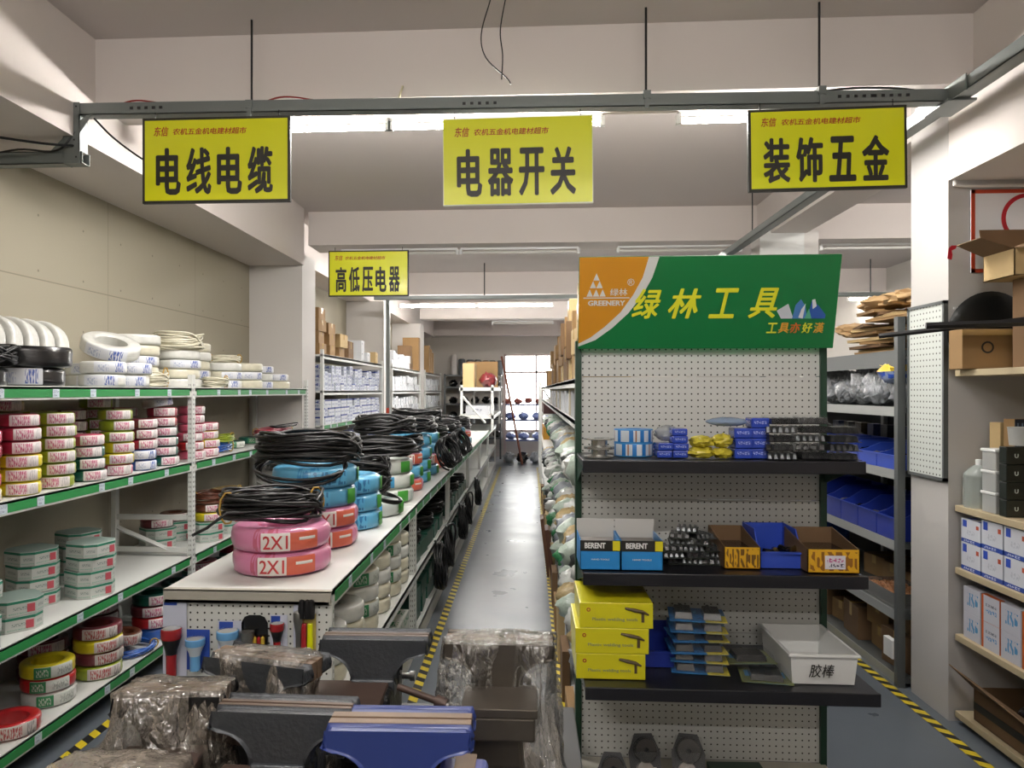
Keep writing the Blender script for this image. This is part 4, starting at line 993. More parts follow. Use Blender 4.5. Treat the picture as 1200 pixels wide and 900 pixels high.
# shelf one
g1 = 'goods on the top display shelf'
x, y = on(704, 537, Zs1)
for k in range(2):
    o = MB().lathe([(.02, 0), (.056, 0), (.056, .004), (.03, .008), (.03, .026), (.056, .03), (.056, .034), (.02, .034), (.02, 0)], 28).build('wire_spool', m_silver, smooth=True, loc=(x, y+.06, Zs1+k*.035)); tag(o, f'silver wire spool, {["lower","upper"][k]} of two at the end of the top display shelf', 'spool', g1)
m_tp = PM('blue_white_tape_print', 'c8d0d8', [(u, u+.035, 0, 1, '1f70b8', 0) for u in (.0, .12, .26, .4, .52, .63, .72, .8, .93)]+[(u, u+.012, 0, 1, '9a6a50', 0) for u in (.2, .46, .68, .87)])
x, y = on(746, 536, Zs1)
for k in range(2):
    o = MB().lathe([(.03, 0), (.072, 0), (.073, .004), (.073, .046), (.072, .05), (.03, .05), (.03, 0)], 32, mseg=[1, 1, 0, 1, 1, 1]).build('tape_roll', [m_tp, M('tape_rim_blue', '2f86c8', .4)], smooth=True, loc=(x, y+.085, Zs1+k*.051), rot=(0, 0, k*.4)); tag(o, f'blue and white tape roll, {["lower","upper"][k]} of two on the display shelf', 'tape roll', g1)
m_sb = PM('small_blue_pack_print', '2440a8', [(.15, .85, .4, .7, '9aa8e0', 5)], .25, coat=.4)
def spack(px, py, k, lab, w=.062, d=.09, h=.026, Z=Zs1, dz=.027):
    x, y = on(px, py, Z); return box_thing('screwdriver_bit_pack' if 0 else 'small_blue_pack', w, d, h, m_sb, (x+R_(.002), y+d/2+.01, Z+k*dz), lab, 'pack', 'small blue packs on the display shelf', R_(.08), bevel=.004)
for c, (px, n) in enumerate(((780, 2), (798, 4))):
    for k in range(n): spack(px, 537, k, f'small blue pack, {UP[k]} in the {["column beside the tape rolls","column beside the yellow packs"][c]}', w=.055)
for c, (px, n) in enumerate(((872, 3), (893, 4))):
    for k in range(n): spack(px, 538, k, f'small blue pack, {UP[k]} in the {["column touching the yellow packs","column touching the black packs"][c]}', w=.064, h=.036, dz=.037)
def bag(px0, py0, px1, py1, Y, mat, label, cat='plastic bag', seed=1, d=.1, group=None, amp=.22, rot=0, freq=4, n=(22, 12), Z=None):
    a, b = at(px0, py0, Y=Y), at(px1, py1, Y=Y)
    zb = Z if Z is not None else b.z
    me = lump('plastic_bag', (b.x-a.x)/2, d/2, max(.01, (a.z-zb)/2), mat, seed, amp, freq=freq, n=n); return put(me, ((a.x+b.x)/2, Y+d/2, zb), label, cat, group, rot)
bag(770, 499, 800, 522, 2.78, M('pale_bag', 'a8aeb4', .2, alpha=.6, bump=.5), 'crumpled clear bag lying on the blue packs beside the tape rolls', seed=2, Z=Zs1+.056)
bag(832, 489, 880, 504, 2.72, M('grey_blue_bag', '8fa4c4', .2, alpha=.8, bump=.6), 'flat pale blue bag laid on top of the blue packs', seed=3, Z=Zs1+.115, amp=.1)
m_yp = M('yellow_pack_film', 'c6b83c', .25, var=.35, vscale=35, coat=.5, bump=.5, bscale=30)
for i, (a, b, c, d_) in enumerate(((809, 524, 841, 538), (811, 511, 840, 526), (838, 509, 863, 527), (838, 525, 862, 538))):
    bag(a, b, c, d_, 2.70, m_yp, 'yellow blister bag of fittings, ' + ['lower near the blue column', 'upper near the blue column', 'upper near the larger blue packs', 'lower near the larger blue packs'][i], seed=5+i, Z=Zs1+(0 if i in (0, 3) else .04), amp=.3, freq=3, n=(30, 16), d=.09, group='yellow fitting bags on the display shelf')
def blister(w, d, h, m_cardm, m_item, nit=3, seed=0, name='blister_pack', shell=True):
    """card with tools under a clear shell"""
    rnd = random.Random(seed)
    def f():
        o = MB().box(-w/2, w/2, -d/2, d/2, 0, .002).build(name, m_cardm); o['category'] = 'blister pack'
        it = MB()
        for k in range(nit):
            cx = -w/2+w*(k+.5)/nit; it.box(cx-w/nit*.32, cx+w/nit*.32, -d*.38, d*.3, .002, h*.72, top=(w*.02, d*.05)); it.cyl((cx, -d*.3, h*.5), (cx+rnd.uniform(-.01, .01), d*.35, h*.5), h*.25, n=8)
        k1 = it.build('tool', m_item, o, bevel=.0015)
        ks = [k1]
        if shell: ks.append(MB().box(-w*.47, w*.47, -d*.47, d*.47, .0022, h, top=(.006, .006)).build('clear_shell', m_clear, o, bevel=.003))
        reg(o, *ks); return o
    return Proto(f)
m_chrome = M('chrome_tools', '6f7274', .3, .9)
m_bkit = M('black_tool_plastic', '0e0e10', .25, coat=.6)
bk = blister(.17, .15, .03, m_bkit, m_bkit, 4, 1); bk2 = blister(.17, .15, .03, m_bkit, m_chrome, 5, 2)
for k in range(5):
    for c, px in enumerate((922, 962, 995)):
        if c == 2 and k > 3 or (c == 0 and k > 4): continue
        x, y = on(px, 540, Zs1)
        (bk if (k+c) % 3 else bk2).put((min(x, 1.07)+R_(.01) if c < 2 else x-.005, y+.10-.01*c+(0 if c != 1 else .03), Zs1+k*.0315+.0), (R_(.06) if c != 1 else .5, 0, R_(.15)) if 0 else R_(.15) , f'black blister pack, {UP[k]} in the {["first","middle","overhanging"][c]} pile, end of top display shelf', 'black blister packs on the top display shelf', scale=(.62, 1, 1))
# shelf two
g2 = 'goods on the middle display shelf'
m_bb = M('berent_blue', '2a84c8', .35); m_yl = M('berent_yellow', 'd8cc20', .4); m_fl = M('white_flap', 'c9c8c4', .5)
for i, (a, b) in enumerate(((680, 727), (728, 777))):
    p, q = at(a, 663, Y=2.66), at(b, 663, Y=2.66); w = q.x-p.x; x = (p.x+q.x)/2
    o = thing('display_carton', ['open blue and black BERENT display carton at the shelf end', 'open blue and black BERENT display carton beside the black packs'][i], 'carton', (x, 2.66, Zs2), 0, 'BERENT cartons')
    d = .2; h = .105; T = .0025
    b_ = MB(); b_.box(-w/2, w/2, 0, T, 0, h*.64); b_.box(-w/2, -w/2+T, 0, d, 0, h); b_.box(w/2-T, w/2, 0, d, 0, h); b_.box(-w/2, w/2, d-T, d, 0, h+.045, 1); b_.box(-w/2, w/2, 0, d, 0, T)
    b_.build('tray', [m_bb, m_fl], o)
    MB().box(-w/2, w/2, -.0012, T, h*.64, h).build('black_band', m_ink, o)
    MB().box(w*.31, w/2-.001, -.002, -.0012, h*.66, h*.99).build('yellow_patch', m_yl, o)
    text('lettering', 'BERENT', w*.52, h*.19, M('print_white', 'e6e6e4', .4), (-w*.13, -.0022, h*.83), o, bold=.03)
    text('small_lettering', 'HAND TOOLS', w*.45, h*.05, MATS['print_white'], (0, -.0015, h*.36), o, bold=.01)
    MB().box(-w*.42, w*.42, .03, d-.03, T, h*.8).build('packed_tools', M('card_dividers', '8a8580', .6), o)
dk = blister(.13, .12, .022, M('dark_olive_card', '272c24', .4), m_bkit, 3, 3); dk2 = blister(.13, .12, .022, M('dark_grey_card', '2e3230', .35), m_chrome, 4, 4)
for k in range(6):
    n = (3, 3, 3, 2, 2, 1)[k]
    for c in range(n):
        px = 793+c*23+(3-n)*9; x, y = on(px, 664, Zs2)
        (dk2 if (k+c) % 2 else dk).put((x, y+.085+R_(.012), Zs2+k*.0235), R_(.5) if k > 3 else R_(.25), f'dark blister pack, {ORD[k]} layer, {nth(c)} from the BERENT cartons, heaped pile', 'dark blister packs in a heap on the middle shelf', scale=(.6, 1, 1))
m_yb = PM('yellow_tool_box_print', 'd2a01c', [(.05, .95, .08, .92, '6a4a14', 6), (.0, 1, .0, .07, 'b07a10', 0)]); m_yb2 = PM('yellow_tool_box_print_2', 'd8a41e', [(.05, .95, .1, .9, '8a5a18', 5)])
def open_carton(w, d, hf, hb, label, loc, group=None, fm=None, rz=0, cm=None, content=None):
    o = thing('open_carton', label, 'carton', loc, rz, group); T = .003; cm = cm or m_card3
    MB().box(-w/2, w/2, 0, T, 0, hf).build('front_panel', fm or cm, o)
    b = MB(); b.prism([(0, 0), (d, 0), (d, hb), (0, hf)], -w/2, -w/2+T, 'x'); b.prism([(0, 0), (d, 0), (d, hb), (0, hf)], w/2-T, w/2, 'x'); b.box(-w/2, w/2, d-T, d, 0, hb); b.box(-w/2, w/2, 0, d, 0, T)
    b.build('tray', cm, o)
    if content: MB().box(-w/2+.01, w/2-.01, .01, d-.01, T, hf*.75).build('contents', content, o)
    return o
x, y = on(870, 667, Zs2); open_carton(.128, .24, .078, .115, 'open yellow printed carton beside the dark heap', (x, y, Zs2), g2, m_yb, content=m_bkit)
x, y = on(977, 672, Zs2); o = open_carton(.178, .24, .083, .12, 'open yellow printed carton with price label at the shelf end', (x, y, Zs2), g2, m_yb2, content=m_bkit)
MB().box(-.03, .04, -.0015, 0, .015, .062).build('price_label', PM('price_label_print', 'd8d6e0', [(.1, .9, .5, .8, 'b8508a', 4), (.2, .95, .15, .4, '504a60', 4)]), o)
def bin_thing(w, d, h, hf, label, loc, mat, group=None, rz=0, name='storage_bin'):
    """picking bin: walls with a cut-down front lip; front is -y"""
    o = thing(name, label, 'bin', loc, rz, group); T = .004; t0 = .012
    def wall(pts, a0, a1, ax): return pts
    b = MB(); side = [(0, 0), (d, 0), (d+t0, h), (d*.32, h), (d*.12, hf+(h-hf)*.25), (-t0*.6, hf)]
    for s in (-1, 1):
        k = len(b.v); b.prism(side, s*(w/2)-T/2, s*(w/2)+T/2, 'x')
    b.box(-w/2, w/2, d, d+T, 0, h); b.box(-w/2, w/2, 0, d, 0, T)
    b.build('tray', mat, o)
    MB().box(-w/2, w/2, -T-.004, 0, 0, hf).build('front_panel', mat, o)
    MB().box(-w/2-.004, w/2+.004, -.016, 0, hf-.004, hf+.003).build('front_lip', mat, o)
    return o
x, y = on(917, 666, Zs2)
o = bin_thing(.15, .2, .128, .055, 'blue plastic storage bin between the two yellow cartons', (x-.003, y+.01, Zs2), m_bin, g2)
for i, (dx, dy) in enumerate(((-.03, .05), (.0, .07), (.03, .06), (.05, .05), (.01, .03))):
    tag(MB().cyl((-.02, 0, 0), (.02, .01, .006), .012, .008, n=12).build('metal_fitting', M('brass_fitting', 'a08a5a', .25, .9) if i % 2 else m_bkit, loc=(x+dx, y+dy, Zs2+.045+.004*i), rot=(0, .2, i*1.2), smooth=True), 'small metal fitting in the blue bin, ' + ['beside its wall', 'in the middle', 'right of the middle', 'next to the far wall', 'nearest the lip'][i], 'fitting', 'fittings in the blue bin')
# shelf three
g3 = 'goods on the low display shelf'
m_ywb = M('yellow_box_board', 'd3cb1c', .35, coat=.2)
for k, (a, b, yt_, yb2) in enumerate(((672, 753, 755, 780), (671, 757, 733, 756), (676, 762, 708, 735))):
    Yk = 2.60; p, q = at(a, yb2, Y=Yk), at(b, yb2, Y=Yk); w = q.x-p.x; h = .088
    o = thing('tool_box', f'yellow plastic welding tool box, {["bottom","middle","top"][k]} of three on the low shelf', 'box', ((p.x+q.x)/2+.01, Yk+.0, Zs3+k*(h+.001)), 0, 'yellow welding tool boxes')
    MB().box(-w/2, w/2, 0, .3, 0, h).build('carton', m_ywb, o, bevel=.002)
    text('lettering', 'Plastic welding tools', w*.62, .014, M('print_grey', '8f9464', .5), (-w*.02, -.0012, h*.34), o, bold=.01)
    e = MB().lathe([(.0035, -.001), (.007, -.001), (.007, 0), (.0035, 0), (.0035, -.001)], 16, c=(-w*.38, 0, h*.72), axis='y'); e.build('ring_emblem', M('print_red', '9a3020', .5), o)
    pz = MB(); pz.tube([(w*.12, -.001, h*.8), (w*.25, -.001, h*.72), (w*.36, -.001, h*.66), (w*.44, -.001, h*.55)], [.004, .007, .006, .003], 8); pz.box(w*.34, w*.38, -.0015, 0, h*.25, h*.6); pz.build('tool_picture', M('print_brown', '50422a', .5), o)
for i in range(5):
    x, y = on(698+i*11.5, 793, Zs3)
    box_thing('small_white_box', .031, .06, .058, m_fl, (x, y+.03, Zs3), 'small white box, ' + ['outermost near the shelf end', 'second from the shelf end', 'middle one of the row', 'second from the blue bin', 'closest to the blue bin'][i] + ' before the yellow boxes', 'box', 'small white boxes on the low shelf', R_(.15))
x, y = on(773, 782, Zs3); bin_thing(.105, .14, .125, .055, 'blue plastic bin between the yellow boxes and blue blister packs', (x, y+.01, Zs3), m_bin2, g3)
m_blc = PM('blue_blister_card', '2a6ca8', [(0, .7, .1, .3, '123a70', 3), (.62, 1, .0, .5, 'c8b83a', 0), (.2, .5, .5, .9, '5aa6d8', 2)])
bl = blister(.2, .17, .034, m_blc, m_bkit, 2, 7)
for k in range(6):
    x, y = on(824, 793, Zs3); bl.put((x+R_(.012), y+.11+R_(.01), Zs3+k*.036), -.05+R_(.1), f'blue backed blister pack, {UP[k]} in the tall pile on the low shelf', 'blue blister packs on the low shelf')
gb_ = blister(.17, .14, .03, PM('olive_blister_card', '6e7448', [(.1, .9, .4, .8, '3a7aa8', 0)]), m_bkit, 1, 8)
for i, (px, py, z) in enumerate(((905, 803, 0), (890, 790, 1))):
    x, y = on(px, py, Zs3); o = gb_.put((x-.02*i, y+.08, Zs3+z*.031), -.15+.2*i, ['grey green blister pack with white sticker beside the white tub', 'grey green blister pack lying on the other, blue backed'][i], g3)
x, y = on(966, 803, Zs3)
tb_ = thing('plastic_tub', 'white plastic tub with handwritten 胶棒 on the low display shelf', 'tub', (x, y, Zs3), .0)
w, d, h, T = .225, .33, .105, .004
b = MB(); bs_ = .018
b.box(-w/2+bs_, w/2-bs_, bs_, d-bs_, 0, T)
for (a0, a1, c0, c1) in ((-w/2, w/2, 0, None), (-w/2, w/2, None, d)):
    pass
def sl(xa, xb, ya, yb2):   # sloped wall strips: bottom inset bs_
    k = len(b.v); I = bs_*.5
    b.v += [(xa+I*(xa < 0)-I*(xa > 0), ya+I*(ya < d/2)-I*(ya > d/2), 0), (xb+I*(xb < 0)-I*(xb > 0), yb2+I*(yb2 < d/2)-I*(yb2 > d/2), 0), (xb, yb2, h), (xa, ya, h)]
    b.face((k, k+1, k+2, k+3))
sl(-w/2, w/2, 0, 0); sl(w/2, w/2, 0, d); sl(w/2, -w/2, d, d); sl(-w/2, -w/2, d, 0)
b.build('tub_body', m_white, tb_, solid=.003)
r = MB(); r.box(-w/2-.006, w/2+.006, -.008, .0, h-.01, h); r.box(-w/2-.006, w/2+.006, d, d+.008, h-.01, h); r.box(-w/2-.008, -w/2, -.008, d+.008, h-.01, h); r.box(w/2, w/2+.008, -.008, d+.008, h-.01, h)
r.build('rim', m_white, tb_, bevel=.003)
text('handwriting', '胶棒', .085, .045, m_ink, (-.01, -.003, h*.47), tb_, shear=.2)
# base shelf
mbp = None
def round_pack():
    o = MB().prism([(-.05, 0), (.05, 0), (.055, .09), (.03, .15), (-.03, .15), (-.055, .09)], 0, .003, 'y').build('hanging_pack', M('pack_card_dark', '3a3a3c', .4)); o['category'] = 'blister pack'
    a = MB().lathe([(.008, -.03), (.036, -.03), (.04, -.022), (.04, -.004), (.036, 0), (.008, 0), (.008, -.03)], 26, c=(0, -.002, .1), axis='y').build('black_reel', m_bkit, o, smooth=True)
    c = MB().box(.005, .035, -.012, -.010, .02, .045).build('white_sticker', m_white, o)
    s = MB().box(-.05, .05, -.036, 0, .0, .145, top=(.006, .006)).build('clear_shell', m_clear, o, bevel=.006)
    k = MB().lathe([(.0, -.02), (.03, -.016), (.03, 0), (0, 0)], 20, c=(-.005, -.002, .035), axis='y').build('pale_coil', M('pale_coil', '9a928a', .4), o, smooth=True)
    reg(o, a, c, s, k); return o
rp = Proto(round_pack)
for i, (px, yy, s) in enumerate(((718, 2.68, 1), (757, 2.8, 1.1), (806, 2.8, 1.12))):
    p = at(px, 890, Y=yy); rp.put((p.x, yy-.02, Zb0+.016), (-.35, 0, R_(.2)), 'clear pack with black reel, ' + ['smallest looking one at the front', 'middle one of the three on the base shelf', 'one closest to the dark green box'][i], 'reel packs on the base shelf', scale=(s, s, s))
p = at(862, 892, Y=2.86); o = box_thing('green_case', .2, .07, .045, M('dark_green_case', '1f3f2c', .3), (p.x, 2.86, Zb0), 'dark green long case lying on the base shelf', 'case', None, .03)
MB().box(-.06, .08, -.037, -.035, .015, .03).build('pale_strip', m_silver, o)

# ================================================================ torch packs on the gondola end pegboard
YP = 2.515
def P2(px, py): return at(px, py, Y=YP-.02)
m_lens = M('torch_lens', 'dcdcda', .08, .6); m_cardw = M('blister_card_white', 'c4c8d8', .4); m_cardb = M('blister_card_blue', '2c4aa0', .35)
def torch(px0, py0, px1, py1, cols, label, cardm, tall=None, tagm=True, group='torch packs on the pegboard end'):
    """hanging pack with a torch; head up; cols = (head, neck, body)"""
    a, b = P2(px0, py0), P2(px1, py1); w = b.x-a.x; h = a.z-b.z
    o = thing('torch_pack', label, 'torch', ((a.x+b.x)/2, YP-.004, b.z), 0, group)
    ch = h*1.12 if not tall else tall
    MB().box(-w*.56, w*.56, -.0015, .0, -.006, ch).build('card', cardm, o)
    if tagm: MB().box(-w*.5, w*.1, -.003, -.0015, ch-.03, ch-.004).build('brand_patch', m_cardb, o)
    R = w*.46
    for nm, pr, m in (('torch_body', [(0, 0), (R*.5, .002), (R*.52, h*.4), (R*.55, h*.44)], cols[2]), ('torch_neck', [(R*.55, h*.44), (R*.6, h*.52), (R*.95, h*.74)], cols[1]), ('torch_head', [(R*.95, h*.74), (R, h*.76), (R, h*.92), (R*.9, h*.94)], cols[0])):
        MB().lathe(pr, 22, c=(0, -R*.75, 0)).build(nm, m, o, smooth=True)
    MB().lathe([(R*.9, h*.935), (R*.5, h*.965), (0, h*.98)], 20, c=(0, -R*.75, 0)).build('lens', m_lens, o, smooth=True)
    return o
m_tr = M('torch_red', '9a1f24', .25, coat=.5); m_tb = M('torch_black', '141416', .3); m_tlb = M('torch_light_blue', '6aa6d8', .3); m_tw = M('torch_white', 'c2cbd4', .3); m_tm = M('torch_metal', '7c7c78', .3, .7)
torch(190, 731, 215, 792, (m_tr, m_tb, m_tr), 'red and black torch on a pale card, outermost on the pegboard', m_cardw, tall=.27)
torch(218, 744, 242, 785, (m_tlb, m_tw, m_tlb), 'pale blue torch with dark blue card beside the red torch', m_cardb, tagm=False)
torch(255, 734, 282, 780, (m_tlb, m_tw, m_tlb), 'wider pale blue torch, third pack on the pegboard', m_cardw)
torch(316, 727, 334, 770, (m_tr, m_tb, m_tr), 'small red and black torch in the middle of the pegboard', m_cardw)
torch(343, 714, 356, 770, (m_tm, m_tm, m_tm), 'slim grey metal torch near the upright', m_cardw, tagm=False)
a, b = P2(281, 722), P2(312, 768)
o = thing('battery_pack', 'black rounded card with a lamp and batteries on the pegboard', 'blister pack', ((a.x+b.x)/2, YP-.004, b.z), 0); w = b.x-a.x; h = a.z-b.z
MB().prism([(-w/2, 0), (w/2, 0), (w/2, h*.8), (w*.38, h*.95), (w*.2, h), (-w*.2, h), (-w*.38, h*.95), (-w/2, h*.8)], -.0015, 0, 'y').build('card', m_bkit, o)
MB().lathe([(0, 0), (w*.2, 0), (w*.2, h*.35), (w*.26, h*.5), (w*.26, h*.62), (0, h*.64)], 18, c=(-w*.2, -.02, 0)).build('lamp', m_tm, o, smooth=True)
for k in range(3): MB().lathe([(0, 0), (w*.07, 0), (w*.07, h*.42), (w*.03, h*.44), (0, h*.46)], 12, c=(w*.05+k*w*.15, -.012, .003)).build('battery', M('battery_yellow', 'c8a63a', .3) if k != 1 else m_tr, o, smooth=True)
a, b = P2(350, 700), P2(369, 768); w = b.x-a.x; h = a.z-b.z
o = thing('knife_pack', 'yellow and red tool pack with black handles, topmost beside the upright', 'blister pack', ((a.x+b.x)/2, YP-.006, b.z), 0)
MB().box(-w/2, w/2, -.002, 0, 0, h*.7).build('card', M('card_yellow', 'b8a45a', .4), o)
for s, m in ((-.18, m_tr), (.2, m_yel)): MB().box(w*s-.01, w*s+.01, -.02, -.002, 0, h*.55, top=(.002, .002)).build('handle_sleeve', m, o, bevel=.003)
for s in (-.3, .05, .3): MB().lathe([(0, 0), (.011, .004), (.013, h*.2), (.009, h*.33), (0, h*.35)], 12, c=(w*s, -.016, h*.62)).build('black_grip', m_dark, o, smooth=True)
for i, px in enumerate((222, 328)):
    p = P2(px, 703); tag(MB().box(-.018, .018, -.002, 0, -.004, .004).box(-.01, .01, -.002, 0, .012, .018).build('blue_hang_label', M('label_teal', '3a6a8a', .4), loc=(p.x, YP-.001, p.z)), ['small blue line label high on the pegboard above the blue torches', 'small blue line label high on the pegboard above the small red torch'][i], 'label')
c_ = MB().box(-.003, .003, -.003, 0, -.01, .01).build('hook', m_dark, loc=(P2(207, 710).x, YP-.001, P2(207, 710).z)); tag(c_, 'tiny dark hook above the red torch card', 'hook')

# ================================================================ low table with bench vises
TZ = .895
tbl = thing('work_table', 'low dark table edge under the bench vises', 'table', (-.34, 1.1, 0))
m_tbl = M('table_grey', '4a4c4e', .5)
MB().box(-.52, .44, -.62, .56, TZ-.04, TZ).build('table_top', m_tbl, tbl, bevel=.003)
for sx in (-.49, .41):
    for sy in (-.58, .52): MB().box(sx-.02, sx+.02, sy-.02, sy+.02, 0, TZ-.04).build('leg', m_tbl, tbl)
m_plate3 = M('jaw_plate_dark', '5a493e', .45, .3, var=.2, vscale=30)
m_vg = M('vise_grey_cast', '46494d', .38, .45, var=.1, vscale=40, bump=.22, bscale=120); m_vblk = M('vise_black_cast', '141416', .45, .2, bump=.3, bscale=120)
m_vblu = M('vise_blue_paint', '2c3d7c', .33, coat=.35); m_vpur = M('vise_purple_blue_paint', '5a62b0', .35, coat=.3)
m_rust = M('vise_rusty_anvil', '4a3a33', .5, .25, var=.2, vscale=25); m_plate = M('jaw_plate_brown', '76614f', .45, .3, var=.2, vscale=30); m_plate2 = M('jaw_plate_red_edge', '5a3024', .5)
m_bare = M('vise_oiled_steel', '5c564e', .35, .6, var=.15, vscale=30)
def tee(b, y0, y1, W, nk, z1, z0, tw=.018, m=0, n=8, flare=.0):
    """T-shaped jaw casting with concave arcs under both wings, extruded along y"""
    pts = [(-W/2, z1-.012), (-W/2, z1-tw*1.5)]
    for k in range(n+1):
        a = PI/2*k/n; pts.append((-W/2+.012+(W/2-nk/2-.012)*math.sin(a), z1-tw*1.9-(z1-tw*1.9-z0)*(1-math.cos(a))))
    L = pts+[(-x, z) for x, z in reversed(pts)]
    L = [(-W/2+.004, z1)]+L+[(W/2-.004, z1)]
    k = len(b.v); N = len(L)
    for y in (y0, y1): b.v += [(x, y, z) for x, z in L]
    for i in range(N): b.face((k+i, k+(i+1) % N, k+N+(i+1) % N, k+N+i), m)
    # caps as strips between mirrored points
    for base, rev in ((k, False), (k+N, True)):
        for i in range(N//2-1):
            q = (base+i, base+N-1-i, base+N-2-i, base+i+1); b.face(q if rev else q[::-1], m)
def vise(loc, rz, mc, manv, label, W=.2, handle=True, group='bench vises on the table', mb2=None, anv=(-.06, .06), pt=.016, mp=None):
    o = thing('bench_vise', label, 'vise', loc, rz, group); Ht = .245; mb2 = mb2 or m_vblk; zn = Ht-.076
    b = MB(); tee(b, -.024-pt, -pt, W, W*.40, Ht-.003, zn, .013); b.box(-W*.2, W*.2, -.04, .0, zn-.06, zn+.006)
    j = b.build('fixed_jaw', mc, o, bevel=.004, smooth=35)
    b = MB(); b.box(-W*.24, W*.24, -.10, .03, .05, zn-.004, top=(.01, .012)); b.build('body', mb2, o, bevel=.008)
    b = MB(); b.box(anv[0], anv[1], -.135, -.03, zn-.014, zn+.002); b.build('anvil_plate', manv, o, bevel=.002)
    b = MB(); b.box(anv[0]+.004, anv[1]-.004, -.132, -.03, zn-.055, zn-.014, top=(0, 0)); b.build('anvil', mb2, o, bevel=.004)
    b = MB(); tee(b, .004+pt, .028+pt, W, W*.40, Ht-.003, zn, .013); b.box(-W*.2, W*.2, .02, .06, zn-.08, zn+.004); b.build('movable_jaw', mc, o, bevel=.004, smooth=35)
    for y0 in (-pt, .004): MB().box(-W*.495, W*.495, y0, y0+pt, Ht-.03, Ht+.0015).build('jaw_plate', mp or m_plate, o, bevel=.0008)
    MB().box(-W*.48, W*.48, -.0004, .0042, Ht-.03, Ht-.0005).build('jaw_gap', m_plate2, o)
    MB().box(-.035, .035, .03, .085, .1, .16).build('slide_bar', mb2, o, bevel=.004)
    b = MB(); b.cyl((0, .085, .13), (0, .11, .13), .018, n=16); b.build('screw', m_steel, o, smooth=True)
    b = MB(); b.cyl((-.05, .1, .13), (.05, .1, .13), .006, n=10); b.cyl((-.06, .1, .13), (-.05, .1, .13), .01, n=10); b.cyl((.05, .1, .13), (.06, .1, .13), .01, n=10); b.build('screw_handle', m_steel, o, smooth=True)
    b = MB().lathe([(0, 0), (.085, 0), (.088, .006), (.088, .02), (.07, .03), (.06, .055), (0, .055)], 30, c=(0, -.03, 0)); b.build('swivel_base', mb2, o, smooth=True)
    if handle:
        b = MB(); b.cyl((W*.24, -.04, zn-.005), (W*.62, -.065, zn-.02), .0065, n=10); b.cyl((W*.6, -.064, zn-.019), (W*.7, -.07, zn-.024), .011, n=12); b.build('lock_handle', m_rust, o, smooth=True)
    return o
def xy(px, py, Z=1.14): p = at(px, py, Z=Z); return p.x, p.y
x, y = xy(441, 744); vise((x, y, TZ), .02, m_vg, m_rust, 'bare grey bench vise with brown anvil plate beside the aisle, rear one', anv=(-.108, .03), pt=.009, mp=m_plate3)
x, y = xy(470, 843); vise((x, y, TZ), .03, m_vblu, m_vpur, 'blue painted bench vise with brown jaw plates at the front', handle=False, anv=(.05, .13), mb2=m_vblu)
x, y = xy(335, 826); vise((x, y-.0, TZ), -.02, m_vg, m_rust, 'bare grey bench vise beside the plastic wrapped ones at the front', handle=False, anv=(-.08, .05), pt=.008, mp=m_plate3)
xD, yD = xy(585, 748); vd = vise((xD, yD, TZ), .0, m_bare, m_bare, 'bench vise wrapped in shiny clear plastic beside the aisle', handle=False, anv=(-.06, .07), mb2=m_bare)
xE, yE = xy(312, 768); ve = vise((xE, yE, TZ), -.25, m_vg, m_rust, 'bench vise wrapped in crumpled brownish plastic before the torches', handle=False, mb2=m_vblk)
xF, yF = xy(206, 806); vf = vise((xF, yF, TZ), .1, m_vblk, m_rust, 'bench vise wrapped in creased plastic at the outer table corner', W=.16, handle=False, mb2=m_vblk)
